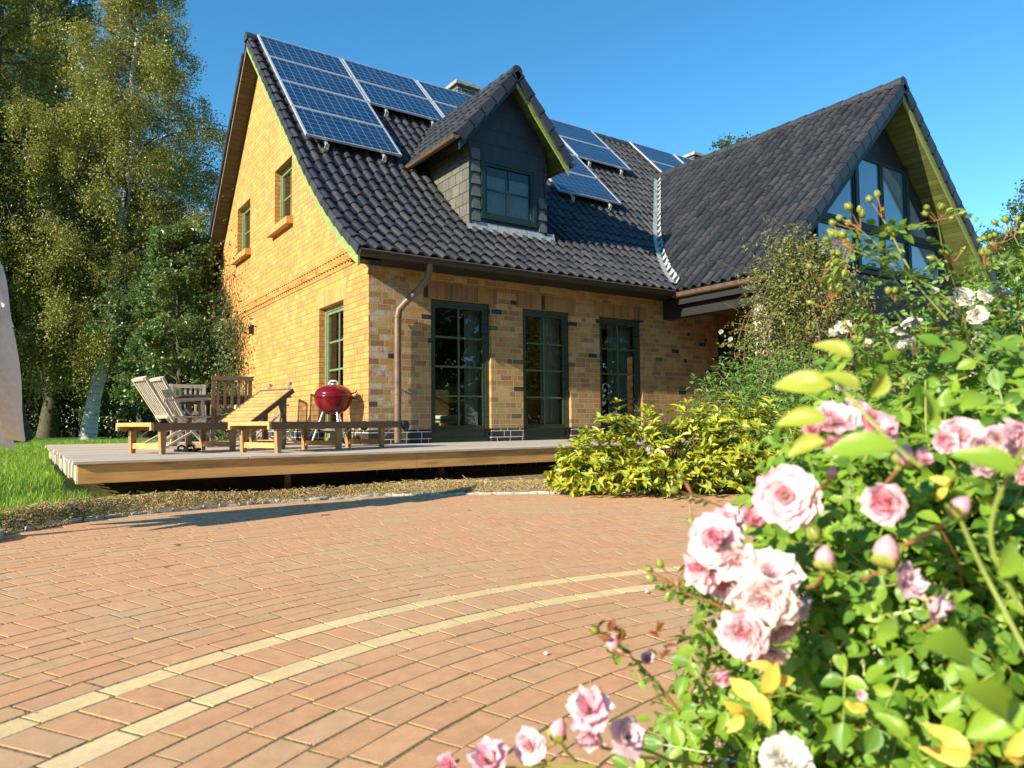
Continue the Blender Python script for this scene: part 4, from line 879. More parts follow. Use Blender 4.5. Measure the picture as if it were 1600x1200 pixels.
# ------------------------------------------------------------------ table and chairs
t=empty('garden_table',(2.45,10.6,DZ),math.radians(3),'dark teak garden table at the back of the deck behind the loungers','table')
I=lambda mb,n,m,t=t:mb.build(n,m,t,T=Matrix.Identity(4))
mb=MB(); 
for k in range(7): mb.box((-.72,-.45+k*.13,.665),(.72,-.45+k*.13+.124,.69))
I(mb,'tabletop',m_teakd); mb=MB(); 
for a,b in (((-.66,-.42,.585),(.66,-.395,.664)),((-.66,.395,.585),(.66,.42,.664)),((-.66,-.394,.585),(-.635,.394,.664)),((.635,-.394,.585),(.66,.394,.664))): mb.box(a,b)
I(mb,'apron',m_teakd)
for a,b in ((-.66,-.42),(.595,-.42),(-.66,.355),(.595,.355)): mb=MB(); mb.box((a-.001,b-.001,0),(a+.066,b+.066,.584)); I(mb,'leg',m_teakd)
def folding(loc,rz,tilt,label):
    t=empty('folding_chair',loc,rz,label,'chair','folding teak chairs round the table'); I=lambda mb,n,m=m_greyteak:mb.build(n,m,t,T=Matrix.Identity(4))
    # back leans towards -x; seat towards +x
    b0=np.array([-.02,0,.34]); dr=np.array([-math.sin(tilt),0,math.cos(tilt)])
    mb=MB()
    for y in (-.25,.25): mb.bar(b0+[0,y,0],b0+dr*.64+[0,y,0],.03,.045,up=(0,1,0))
    mb.bar(b0+dr*.63+[0,-.235,0],b0+dr*.63+[0,.235,0],.06,.03,up=dr); mb.bar(b0+dr*.08+[0,-.235,0],b0+dr*.08+[0,.235,0],.06,.03,up=dr); I(mb,'backrest_frame')
    mb=MB()
    for k in range(7): y=-.2+k*.4/6; mb.bar(b0+dr*.1+[0,y,0],b0+dr*.61+[0,y,0],.012,.035,up=(0,1,0))
    I(mb,'backrest_slats')
    mb=MB(); 
    for k in range(7): mb.box((.0+k*.065,-.24,.39),(.055+k*.065,.24,.405))
    I(mb,'seat')
    for y in (-.27,.27):
        mb=MB(); mb.bar((-.3,y,0),(.38,y,.40),.028,.045,up=(0,1,0)); I(mb,'leg'); mb=MB(); mb.bar((.42,y*.9,0),(-.05,y*.9,.5),.028,.045,up=(0,1,0)); I(mb,'leg')
        mb=MB(); mb.bar((-.16,y*1.05,.60),(.40,y*1.05,.64),.055,.025); I(mb,'armrest'); mb=MB(); mb.bar((.34,y*1.0,.39),(.32,y*1.05,.62),.025,.035); I(mb,'armrest_post')
    return t
folding((1.60,10.15,DZ),math.radians(9),.56,'silvery folding chair, front one of the two leaning backs left of the table')
folding((1.80,10.4,DZ),math.radians(9),.50,'silvery folding chair, rear one of the two leaning backs left of the table')
folding((3.28,12.2,DZ),math.radians(160),.25,'folding chair at the wall side of the table, left one of the small pair')
folding((3.42,11.6,DZ),math.radians(160),.25,'folding chair at the wall side of the table, right one of the small pair')
def slatchair(loc,rz,wd,label,name='armchair',mat=m_teakd,cat='chair',hb=.93):
    t=empty(name,loc,rz,label,cat); I=lambda mb,n,m=mat:mb.build(n,m,t,T=Matrix.Identity(4)); h=wd/2
    # backrest in the plane y=0 ; seat extends towards +y
    for x in (-h,h-.045): mb=MB(); mb.bar((x+.022,.06,0),(x+.022,-.03,hb-.0),.045,.04,up=(0,1,0)); I(mb,'rear_leg')
    mb=MB(); mb.box((-h-.01,-.05,hb-.055),(h+.01,-.01,hb)); I(mb,'back_rail'); mb=MB(); mb.box((-h+.046,-.02,.45),(h-.046,.01,.50)); I(mb,'back_rail')
    mb=MB(); n=int((wd-.14)/.062)
    for k in range(n): x=-h+.075+k*(wd-.15)/(n-1); mb.bar((x,-.005,.5),(x,-.03,hb-.056),.03,.014,up=(0,1,0))
    I(mb,'back_slats')
    mb=MB()
    for k in range(7): mb.box((-h+.01,.03+k*.065,.40),(h-.01,.085+k*.065,.42))
    I(mb,'seat'); mb=MB(); mb.box((-h+.01,.03,.34),(h-.01,.05,.399)); mb.box((-h+.01,.45,.34),(h-.01,.47,.399)); I(mb,'seat_rail')
    for x in (-h,h-.045):
        mb=MB(); mb.box((x,.44,0),(x+.045,.485,.62)); I(mb,'front_leg'); mb=MB(); mb.box((x-.01,-.0,.621),(x+.055,.5,.645)); I(mb,'armrest')
    return t
slatchair((2.34,10.0,DZ),math.radians(-4),.50,'dark slatted teak armchair with its back to the camera','armchair')
slatchair((2.2,12.2,DZ),math.radians(182),.52,'sunlit pale slatted chair on the far side of the table','garden_chair',m_greyteak)
# sandals
s_=empty('pair_of_sandals',(1.50,8.55,DZ),.4,'pair of black sandals lying on the deck under the loungers','sandals')
for k,(dx,dy) in enumerate(((0,0),(.13,.03))):
    mb=MB(); sec=[(-.13,.02),(-.10,.036),(-.02,.03),(.06,.043),(.12,.035),(.14,.01)]
    V=[];n=len(sec)
    for z in (0,.028):
        for a,b in sec: V+=[(dx+b,dy+a,z+(.01 if a<-.05 else 0)),(dx-b,dy+a,z+(.01 if a<-.05 else 0))]
    F=[(2*i,2*i+1,2*i+3,2*i+2) for i in range(n-1)]+[(2*n+2*i,2*n+2*i+2,2*n+2*i+3,2*n+2*i+1) for i in range(n-1)]+[(2*i,2*i+2,2*n+2*i+2,2*n+2*i) for i in range(n-1)]+[(2*i+1,2*n+2*i+1,2*n+2*i+3,2*i+3) for i in range(n-1)]
    mb.add(V,F); mb.tube([(dx+.045,dy+.03,.02),(dx+.035,dy+.035,.055),(dx,dy+.04,.07),(dx-.035,dy+.035,.055),(dx-.045,dy+.03,.02)],.012,6); mb.build('sandal',m_blackp,s_,T=Matrix.Identity(4))
# ------------------------------------------------------------------ parasol (closed), left edge
px_,py_=-.317,5.75
pa=empty('closed_parasol',(px_,py_,0),0,'closed cream garden parasol with hanging folds at the left edge of the lawn','parasol')
gzp=float(gz(px_,py_))
mb=MB(); mb.tube([(px_,py_,gzp),(px_,py_,2.10)],.024,12); mb.build('pole',m_teak,pa,smooth=True)
mb=MB(); mb.lathe([(0,gzp+.0),(.26,gzp+.0),(.26,gzp+.06),(.05,gzp+.09),(.035,gzp+.3),(0,gzp+.3)],(px_,py_,0),24); mb.build('base',m_stone,pa,smooth=False)
def canopy(z0,z1,r0,r1,folds,seed,name,hem=.08):
    rg=np.random.default_rng(seed); mb=MB(); n=96; m=26; V=[]
    for i in range(m+1):
        t=i/m; 
        for j in range(n):
            a=2*math.pi*j/n; f=.5+.5*math.cos(a*folds+.9*math.sin(t*2.4)+.5*math.sin(a*2+seed)); r=(r0+(r1-r0)*t**.75)*(.42+.62*f**.8)*(1+.12*math.sin(3*a+5*t))
            z=z1+(z0-z1)*t+ (hem*(1-f)*t**3) + (.07*math.sin(a*3+seed)*t**4); V.append((px_+r*math.cos(a),py_+r*math.sin(a),z))
    F=[(i*n+j,i*n+(j+1)%n,(i+1)*n+(j+1)%n,(i+1)*n+j) for i in range(m) for j in range(n)]; mb.bulk(V,F); return mb.build(name,m_canvas,pa,smooth=True)
canopy(.60,1.99,.05,.40,7,3,'canopy',.12); canopy(1.44,2.06,.03,.31,8,5,'top_vent',.08)
mb=MB(); mb.tube([(px_+.21*math.cos(a),py_+.21*math.sin(a),1.4+.0*a) for a in np.linspace(0,6.28,25)],.012,6); mb.build('strap',m_canvas,pa)
# ------------------------------------------------------------------ vegetation helpers
def nz_(v): return v/(np.linalg.norm(v,axis=-1,keepdims=True)+1e-9)
def frames(K,bias,spread=.8,tdir=None,tspread=1.0):
    n=nz_(np.broadcast_to(bias,(K,3))+rng.normal(0,spread,(K,3)))
    t=rng.normal(0,1,(K,3))*tspread
    if tdir is not None: t=t+tdir
    t=nz_(t-n*(t*n).sum(1,keepdims=True)); return t,np.cross(n,t),n
def leaf4(mb,P,t,s,n,size,wr=.55,fold=.12,mi=0):
    K=len(P); size=np.broadcast_to(size,(K,))[:,None]
    V=np.stack([P,P+t*size*.45+s*size*wr*.5+n*size*fold,P+t*size,P+t*size*.45-s*size*wr*.5+n*size*fold],1)
    o=np.arange(K)*4; mb.bulk(V.reshape(-1,3),np.concatenate([np.stack([o,o+1,o+2],1)[:,None],np.stack([o,o+2,o+3],1)[:,None]],1).reshape(-1,3),mi)
PROF=[(0,0),(.10,.20),(.28,.40),(.50,.46),(.72,.34),(.89,.14),(1,0)]
_xs=np.linspace(0,1,27); SERR=[(float(x-(.012 if i%2 else 0)),float((.50*np.sin(np.pi*x**.85)**.8)*(1.0 if i%2 else .90)) if 0<i<26 else 0.) for i,x in enumerate(_xs)]
def leafN(mb,P,t,s,n,size,wr=.62,fold=.10,curl=.25,mi=0,prof=PROF,ser=.0):
    K=len(P); size=np.broadcast_to(size,(K,))[:,None]; m=len(prof); cu=(curl*rng.uniform(.3,1.6,K))[:,None]; fo=fold*rng.uniform(.3,1.8,K)[:,None]
    mid=[];lf=[];rg=[]
    uv=np.array([(x,0,0) for x,_ in prof]+[(x,w_*2,0) for x,w_ in prof[1:-1]]+[(x,-w_*2,0) for x,w_ in prof[1:-1]])
    for x,w_ in prof:
        c=P+t*size*x-n*size*cu*x*x; mid.append(c)
        lf.append(c+s*size*wr*w_+n*size*fo*w_*2.0); rg.append(c-s*size*wr*w_+n*size*fo*w_*2.0)
    V=np.stack(mid+lf[1:-1]+rg[1:-1],1); q=V.shape[1]; o=np.arange(K)*q
    Mi=lambda i:i; Li=lambda i:m+i-1; Ri=lambda i:m+(m-2)+i-1
    tri=[(0,Li(1),1),(0,1,Ri(1)),(Li(m-2),m-1,m-2),(m-2,m-1,Ri(m-2))]; quad=[]
    for i in range(1,m-2): quad+=[(i,Li(i),Li(i+1),i+1),(i,i+1,Ri(i+1),Ri(i))]
    mb.bulk(V.reshape(-1,3),(o[:,None,None]+np.array(tri)[None]).reshape(-1,3),mi,A=np.tile(uv,(K,1)))
    mb.bulk(np.zeros((0,3)),(o[:,None,None]+np.array(quad)[None]).reshape(-1,4)-len(V)*q,mi)
def compound(mb,P,t,n,L_,mi=0,five=True,curl=.25,wr=.62):
    """odd-pinnate rose leaves"""
    s=np.cross(n,t); K=len(P); L_=np.broadcast_to(L_,(K,))
    R=L_[:,None]*1.9
    droop=-n*R*.15
    leafN(mb,P+t*R+droop,t,s,n,L_*1.05,wr,curl=curl,mi=mi)
    for x,a,sc in ((.62,1.0,.95),(.25,1.15,.8)):
        if x<.5 and not five: continue
        for sg in (-1,1):
            d=nz_(t*math.cos(a)+s*sg*math.sin(a)+rng.normal(0,.12,(K,3))); nn=nz_(n+rng.normal(0,.18,(K,3))); d=nz_(d-nn*(d*nn).sum(1,keepdims=True))
            leafN(mb,P+t*R*x+droop*x,d,np.cross(nn,d),nn,L_*sc,wr,curl=curl,mi=mi)
def rachis(mb,P,t,n,L_,mi=0,r=.0012):
    K=len(P); R=np.broadcast_to(L_,(K,))[:,None]*1.9; s=np.cross(n,t); e=P+t*R-n*R*.15
    V=np.stack([P-s*r,P+s*r,e+s*r*.6,e-s*r*.6],1); o=np.arange(K)*4; mb.bulk(V.reshape(-1,3),np.stack([o,o+1,o+2,o+3],1),mi)
def curve(a,b,bend=.15,n=8,up=.0):
    a=np.array(a,float);b=np.array(b,float);l=np.linalg.norm(b-a); t=np.linspace(0,1,n)[:,None]; w_=rng.normal(0,bend*l,3); w_[2]+=up*l
    return a+(b-a)*t+w_*np.sin(t*math.pi)*.6+rng.normal(0,.01*l,(n,3))*np.sin(t*math.pi)
# ------------------------------------------------------------------ trees
def tree(name,base,top,rad,label,barkm,leafm,nl,leafs,trunk_r,z_first=.25,droop=0.,group=None,cat='tree',asp=1.,limbs=46,up=.35,shape='oval',seedrad=1.,strand=0.):
    base=np.array(base,float); top=np.array(top,float)
    r_=empty(name,base,0,label,cat,group); tr=MB(); n=14; tt=np.linspace(0,1,n)[:,None]
    wob=rng.normal(0,.012*np.linalg.norm(top-base),(n,3))*np.array([1,1,0]); wob[0]=0
    path=base+(top-base)*tt+np.cumsum(wob,0)*.5; tr.tube(path,trunk_r*(1-tt[:,0]*.9)*np.where(tt[:,0]<.05,1.25,1),10)
    H=top[2]-base[2]; pts=[];dirs=[]
    for i in range(limbs):
        u=z_first+(1-z_first)*((i+rng.random())/limbs); p=np.array([np.interp(u,tt[:,0],path[:,k]) for k in range(3)])
        v=(u-z_first)/(1-z_first); 
        if shape=='oval': ln=rad*(.55+.75*math.sin(min(1,v*1.15+.12)*math.pi)**.8)
        elif shape=='cone': ln=rad*(1.15-.9*v)
        ln*=rng.uniform(.7,1.1); az=i*2.4+rng.normal(0,.3); el=rng.uniform(.1,.6)+v*.5
        e=p+np.array([math.cos(az)*math.cos(el)*ln,math.sin(az)*math.cos(el)*ln,math.sin(el)*ln*up*2-droop*ln*.3])
        c=curve(p,e,.06,8,up=.12); tr.tube(c,np.linspace(trunk_r*.28*(1-u*.5),.012,8),5,0 if i%6==0 and u>.5 else 1,cap=False)
        nb=max(5,int(ln*3.5))
        for j in range(nb):
            w_=rng.uniform(.25,1.0); q=np.array([np.interp(w_,np.linspace(0,1,8),c[:,k]) for k in range(3)]); sl_=ln*.38*(1.15-w_*.6)
            e2=q+nz_(rng.normal(0,1,3)*np.array([1,1,.6])+(e-p)/ln*.7)*sl_; 
            if droop: e2[2]-=droop*sl_*rng.uniform(.3,1.2)
            c2=curve(q,e2,.1,5); tr.tube(c2,np.linspace(.014,.004,5),3,1,cap=False)
            k=8
            for m_ in range(k): x=rng.uniform(.25,1.05); pts.append(q+(e2-q)*x); dirs.append(e2-q)
    tr.build('trunk',[barkm,m_bark],r_,smooth=True)
    pts=np.array(pts); idx=rng.integers(0,len(pts),nl); 
    # clumps: each anchor carries its own density
    wgt=rng.gamma(.8,1,len(pts)); idx=rng.choice(len(pts),nl,p=wgt/wgt.sum())
    sp=.13*seedrad*rad/3.; P=pts[idx]+rng.normal(0,1,(nl,3))*sp*np.array([1,1,.8])
    if strand: P[:,2]-=rng.exponential(strand,nl)
    out=nz_(P-(base*.5+top*.5)); t,s,n_=frames(nl,np.array([0,0,.35])+out*.35,.7,np.array([0,0,-.6 if droop else 0.]))
    mb=MB(); leaf4(mb,P,t,s,n_,leafs*rng.uniform(.6,1.3,nl),.62); mb.build('crown',leafm,r_)
    return r_
g0=lambda x,y:float(gz(x,y))
def gpt(px,Z):
    p=at(px,665,Z); return np.array([p[0],p[1],g0(p[0],p[1])])
b=gpt(137,24); tp=at(225,-120,25)
tree('birch_tree',b,tp,3.3,'white barked birch with drooping yellow green crown beside the house, nearest the gable',m_birch,m_birchleaf,230000,.078,.22,.15,.9,'birch trees left of the house',limbs=85,strand=.32)
b=gpt(32,24); tp=at(30,-160,26)
tree('birch_tree',b,tp,3.0,'second birch with mossy dark trunk right behind the closed parasol',m_bark,m_birchleaf,190000,.085,.30,.16,.8,'birch trees left of the house',limbs=80,strand=.3)
b=gpt(-160,22); tp=at(-140,-100,23)
tree('broadleaf_tree',b,tp,3.4,'broad leafy tree at the far left edge of the garden',m_bark,m_treeleaf,80000,.12,.3,.08,.3)
b=gpt(75,31); tp=at(100,-40,32)
tree('broadleaf_tree',b,tp,4.6,'tall dark tree standing behind the two birches',m_bark,m_treeleaf,110000,.16,.35,.06,.2,limbs=80)
b=gpt(228,30); tp=at(228,330,31)
tree('broadleaf_tree',b,tp,2.8,'dark dense tree behind the fruit tree at the house corner',m_bark,m_treeleaf,50000,.13,.3,.04,.2,limbs=55)
b=gpt(282,17.2); tp=at(280,375,17.2)
tree('fruit_tree',b,tp,1.6,'small fruit tree with glossy green leaves at the rear corner of the gable',m_bark,m_appleleaf,34000,.09,.09,.14,0.,limbs=46,up=.3,seedrad=1.2)
# dark hedge closing the garden
hd=empty('hedge',gpt(150,29),0,'dark dense hedge closing the garden behind the birch trunks','hedge'); mb=MB(); K=60000
a0=gpt(-420,29); a1=gpt(420,33); u=rng.random(K)[:,None]; P=a0+(a1-a0)*u; dpt=rng.random(K)**.5*1.8
P=P+fh*dpt[:,None]; hh=4.2+.8*np.sin(u[:,0]*23)+.5*np.sin(u[:,0]*57); P[:,2]=rng.random(K)**.8*hh+.1
t,s,n=frames(K,-fh*.5+np.array([0,0,.3]),.8); leaf4(mb,P,t,s,n,.20*rng.uniform(.6,1.2,K),.6); mb.build('foliage',m_treeleaf,hd)
mb=MB(); 
for k in range(40): p=a0+(a1-a0)*(k+.5)/40+fh*.9; mb.tube([p,p+[0,0,3.4]],[.09,.03],6)
mb.build('stems',m_bark,hd)
# trees to the right and behind the house
for px_c,Z,py,rd,lb in ((1625,30,330,3.6,'broad tree behind the right end of the house at the picture edge'),(1160,40,252,3.0,'tree whose crown just tops the right gable ridge'),(1240,44,262,2.6,'distant tree barely showing over the ridge of the right gable'),(1560,46,395,3.4,'low distant tree to the right beyond the roof verge')):
    b=gpt(px_c,Z); tree('broadleaf_tree',b,at(px_c,py-25,Z),rd,lb,m_bark,m_treeleaf,22000,.16,.3,.2,.2)
# trees across the drive, seen mirrored in the panes
for i,x in enumerate(range(-8,62,7)):
    y=-13+rng.uniform(-1,1); h_=rng.uniform(8,10.5)
    tree('broadleaf_tree',(x,y,0),(x+.3,y,h_),4.2,'broad tree across the drive, mirrored in the terrace doors',m_bark,m_appleleaf,5000,.42,.3,.10,.2,group='trees across the drive',limbs=26,seedrad=1.3)
for i,y in enumerate(range(-14,34,7)):  # unseen tree row added to block low skylight and deepen the shade
    x=-24+rng.uniform(-1,1); tree('broadleaf_tree',(x,y,0),(x+.3,y,rng.uniform(6.5,8)),4.0,'broad tree in an unseen row added out to the left to block low sky light',m_bark,m_appleleaf,5000,.42,.3,.10,.2,group='unseen trees added to cut sky light',limbs=24,seedrad=1.3)
# ------------------------------------------------------------------ shrubs
def sfz(s,f,z): return rt*s+fh*f+np.array([0,0,z])
def ell(K,E,shell=.45):
    vol=np.array([e[3]**2.2 for e in E]); c=rng.choice(len(E),K,p=vol/vol.sum()); d=nz_(rng.normal(0,1,(K,3))); r=rng.random(K)**shell
    cen=np.array([sfz(*e[:3]) for e in E]); rad=np.array([[e[3],e[3],e[3]*(e[4] if len(e)>4 else 1)] for e in E]); rad[:,:2]*=1
    P=cen[c]+d*rad[c]*r[:,None]*(1+.18*np.sin(d[:,:1]*7+c[:,None])*np.sin(d[:,1:2]*6+d[:,2:3]*5)); ok=P[:,2]>.05
    return P[ok],d[ok]
def canes(r_,base,targets,mat,rad=.006,name='stem',n=7,bend=.12,up=.12):
    mb=MB()
    for q in targets:
        b_=np.array(base)+np.array([rng.normal(0,.05),rng.normal(0,.05),0]); c=curve(b_,q,bend,n,up=up); mb.tube(c,np.linspace(rad,rad*.35,n),5,cap=False)
    return mb.build(name,mat,r_,smooth=True)
# yellow-green shrub at the deck corner
E=[(.80,7.15,.30,.42,.8),(1.15,7.35,.50,.42,.9),(1.6,7.3,.42,.5,.9),(2.1,7.3,.50,.5,.9),(2.55,7.3,.50,.5,.9),(.55,7.1,.18,.25,.7),(1.3,6.9,.2,.35,.7),(2.0,6.95,.25,.4,.8)]
sb=empty('yellow_green_shrub',sfz(1.6,7.3,0),0,'yellow green leafy shrub growing at the right corner of the deck','shrub')
P,d=ell(1000,E,.35); canes(sb,sfz(1.5,7.3,0),P[::10],m_twig,.008); mb=MB()
for k in range(8):
    ax_=nz_(d*.8+np.array([0,0,.9])+rng.normal(0,.25,d.shape)); t,s,n=frames(len(P),ax_,.01); 
    a=k/8*2*math.pi; tt_=t*math.cos(a)+s*math.sin(a); tt_=nz_(tt_+ax_*rng.uniform(.25,.9,(len(P),1))); nn=nz_(ax_-tt_*(ax_*tt_).sum(1,keepdims=True))
    leafN(mb,P+rng.normal(0,.006,P.shape),tt_,np.cross(nn,tt_),nn,.092*rng.uniform(.5,1.2,len(P)),.42,curl=.2)
mb.build('leaves',m_rhod,sb)
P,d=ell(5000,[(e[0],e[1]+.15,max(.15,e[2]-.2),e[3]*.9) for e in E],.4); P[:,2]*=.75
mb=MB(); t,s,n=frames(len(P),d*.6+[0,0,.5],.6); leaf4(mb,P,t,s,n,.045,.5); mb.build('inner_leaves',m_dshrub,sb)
# mid green shrub behind it
E=[(2.75,9.0,.95,.55),(3.25,8.8,1.0,.6),(3.0,8.3,.55,.6),(3.6,8.6,.8,.6),(2.5,9.1,.6,.4),(3.0,7.7,.3,.5)]
sb=empty('mid_green_shrub',sfz(3.0,8.7,0),0,'rounded mid green shrub behind the yellow green one, against the brick wall','shrub')
P,d=ell(9000,E,.3); canes(sb,sfz(3,8.7,0),P[::60],m_twig,.01); mb=MB(); t,s,n=frames(len(P),d*.4+[0,0,.5],.5,d*.9+[0,0,.4],.6); leafN(mb,P,t,s,n,.075*rng.uniform(.6,1.2,len(P)),.30,curl=.2); mb.build('leaves',m_dshrub,sb)
# climbing rose on the porch pier
E=[(4.15,10.9,2.75,.62),(4.55,10.9,2.9,.62),(4.0,10.8,2.2,.65),(4.5,10.8,2.1,.7),(3.85,10.7,1.6,.55),(4.5,10.6,1.4,.7),(4.25,10.9,3.35,.38),(4.8,10.9,3.2,.4),(3.6,10.8,1.9,.3),(5.0,10.8,2.5,.5),(4.1,10.7,.9,.7)]
sb=empty('climbing_rose',sfz(4.2,10.8,0),0,'tall climbing rose with tiny olive leaves covering the porch pier','climbing rose')
P,d=ell(24000,E,.6); nzk=np.sin(P[:,0]*9)*np.sin(P[:,2]*8+P[:,1]*5)+.5*np.sin(P[:,2]*17+P[:,0]*13); ok=nzk+rng.normal(0,.5,len(P))>-.35; P=P[ok]; d=d[ok]; spr=rng.choice(len(P),220); ex_P=np.concatenate([P[i]+nz_(d[i]+[0,0,.4])*np.linspace(0,.35,24)[:,None]+rng.normal(0,.03,(24,3)) for i in spr]); d=np.concatenate([d,np.repeat(d[spr],24,0)]); P=np.concatenate([P,ex_P]); canes(sb,sfz(4.2,10.8,0),P[::260],m_twig,.012,bend=.2); mb=MB(); t,s,n=frames(len(P),d*.5+[0,0,.4],.7); leaf4(mb,P,t,s,n,.055*rng.uniform(.5,1.25,len(P)),.6); mb.build('leaves',m_smallrose,sb)
mb=MB()
for k in range(16):
    a=sfz(3.75+rng.normal(0,.3),10.7,2.2+rng.normal(0,.5)); b_=a-rt*rng.uniform(.15,.35)+[0,0,rng.uniform(-.2,.3)]; c=curve(a,b_,.06,8); mb.tube(c,.004,4,cap=False)
    q=c[rng.integers(2,8,20)]+rng.normal(0,.04,(20,3)); 
mb.build('trailing_stem',m_twig,sb)
# climber on the gable wall
sb=empty('wall_climber',(3.9,17.2,.2),0,'dark leafy climber spreading up the rear part of the gable wall','climbing plant')
K=9000; yy=rng.normal(17.3,.8,K); zz=.3+rng.power(.9,K)*2.7+0*yy; zz=np.where(rng.random(K)<.35,zz+rng.exponential(.6,K),zz); P=np.stack([3.90-rng.exponential(.14,K),yy,zz],1)
mb=MB(); t,s,n=frames(K,np.array([-.8,-.1,.4]),.6); leaf4(mb,P,t,s,n,.09*rng.uniform(.5,1.2,K),.6); mb.build('leaves',m_climbleaf,sb)
mb=MB()
for k in range(26):
    y=rng.normal(17.2,.75); c=curve((3.93,17.3,.2),(3.93,y,rng.uniform(2.6,4.6)),.05,10); mb.tube(c,np.linspace(.014,.004,10),4,cap=False)
mb.build('stem',m_twig,sb)
# ------------------------------------------------------------------ roses
def petal(mb,c,fr,phi,th0,th1,L_,W_,cup,ruf,mi,n=6,m=5):
    X,Y,A=fr; e=X*math.cos(phi)+Y*math.sin(phi); sd=-X*math.sin(phi)+Y*math.cos(phi); V=[]
    s=0;pos=np.array(c,float); ph=rng.random()*6
    for i in range(n):
        x=i/(n-1); th=th0+(th1-th0)*x; d=A*math.cos(th)+e*math.sin(th); nn=-A*math.sin(th)*-1+e*-math.cos(th)
        if i: pos=pos+d*L_/(n-1)
        w_=W_*(.25+.95*math.sin(min(1,x*.62+.08)*math.pi)**.8) if x<1 else W_*.62
        for j in range(m):
            y=-1+2*j/(m-1); tipdrop=-(abs(y)**2)*L_*.16*x
            V.append(pos+sd*y*w_/2+(A*math.sin(th)*1-e*math.cos(th))*(cup*W_*y*y)+d*(tipdrop+ruf*L_*math.sin(y*4+ph)*x*x)+A*ruf*L_*.8*math.sin(y*6+ph*2)*x*x)
    mb.bulk(np.array(V),[(i*m+j,i*m+j+1,(i+1)*m+j+1,(i+1)*m+j) for i in range(n-1) for j in range(m-1)],mi)
def frame(A):
    A=nz_(np.array(A,float)); X=nz_(np.cross(A,[.3,.1,.9])); return X,np.cross(A,X),A
def sepals(mb,c,A,r,mi):
    X,Y,A=frame(A)
    for k in range(5):
        a=k*2*math.pi/5; e=X*math.cos(a)+Y*math.sin(a); t=nz_(e*.8+A*.45); n=nz_(A*.8-e*.45); leafN(mb,(c-A*r*.05)[None],t[None],np.cross(n,t)[None],n[None],np.array([r*.8]),.4,mi=mi)
    mb.tube([c-A*r*.28,c-A*r*.1,c+A*r*.02],[r*.06,r*.14,r*.12],8,mi)
def bloom(parent,c,A,r,mats,kind='open',name='bloom'):
    c=np.array(c,float); fr=frame(A); A=fr[2]; mb=MB(); c0=c-A*r*.35
    if kind=='open': lay=[(5,.95,1.75,1.0,1.0,0),(6,.8,1.5,.96,.9,0),(6,.6,1.25,.88,.8,0),(6,.4,.95,.78,.68,0),(5,.22,.6,.62,.55,1),(4,.1,.25,.48,.42,1)]
    elif kind=='full': lay=[(6,1.0,1.9,1.0,.85,0),(8,.85,1.6,.97,.7,0),(9,.7,1.3,.9,.6,0),(9,.5,1.05,.8,.5,0),(9,.35,.8,.7,.42,0),(8,.2,.5,.58,.35,1),(6,.1,.25,.48,.28,1)]
    elif kind=='half': lay=[(5,.7,1.1,1.0,.85,0),(5,.5,.85,.95,.8,0),(5,.35,.55,.88,.7,1),(5,.2,.25,.8,.6,1),(4,.1,.0,.7,.5,1)]
    elif kind=='loose': lay=[(5,.9,1.5,1.1,.8,0),(5,.5,.9,1.1,.7,0),(4,.3,.6,1.0,.5,1)]
    for n,a,b_,l,w_,mi in lay:
        o=rng.random()*6
        for k in range(n): petal(mb,c0,fr,o+k*2*math.pi/n+rng.normal(0,.12),a*.5,b_+rng.normal(0,.12),r*l*rng.uniform(.88,1.08),r*w_*1.05,.10,.075,mi)
    if kind in('open','loose'):
        for k in range(30): d=nz_(A*1.0+rng.normal(0,.35,3)); mb.tube([c0,c0+d*r*.42],[.0006,.0009],4,2,cap=True)
    sepals(mb,c0,A,r*.9,2); return mb.build(name,mats,parent,smooth=True)
def bud(parent,c,A,r,mat,green=.6,name='bud'):
    c=np.array(c,float); fr=frame(A); A=fr[2]; mb=MB(); n=12
    prof=[(0,-1.),(.5,-.8),(.85,-.35),(.9,0),(.7,.5),(.35,.85),(.05,1.1)]
    V=[c+fr[0]*r*q*math.cos(k*2*math.pi/n)*(1+.08*math.sin(k*2.1+z*3))+fr[1]*r*q*math.sin(k*2*math.pi/n)+A*r*1.15*z for q,z in prof for k in range(n)]
    mb.bulk(np.array(V),[(i*n+j,i*n+(j+1)%n,(i+1)*n+(j+1)%n,(i+1)*n+j) for i in range(len(prof)-1) for j in range(n)],0)
    for k in range(5):
        a=k*2*math.pi/5+rng.random(); P_=[]
        e=fr[0]*math.cos(a)+fr[1]*math.sin(a); sd=-fr[0]*math.sin(a)+fr[1]*math.cos(a)
        for (q,z),w_ in zip(prof[:-1],(.25,.45,.5,.42,.28,.08)):
            zz=-1+(z+1)*(green+.3); P_+= [c+e*r*(q+.12)+A*r*1.15*zz-sd*r*w_,c+e*r*(q+.12)+A*r*1.15*zz+sd*r*w_]
        mb.bulk(np.array(P_),[(2*i,2*i+1,2*i+3,2*i+2) for i in range(5)],1)
    mb.tube([c-A*r*1.6,c-A*r*1.15],[r*.3,r*.42],8,1)
    return mb.build(name,[mat,m_stem],parent,smooth=True)
pinkM=[m_pet,m_petd,m_stem]; creM=[m_petc,m_pet,m_stem]; whM=[m_petw,m_petw,m_stem]; mauM=[m_petm,m_petm,m_stem]; deepM=[m_petd,m_petd,m_stem]
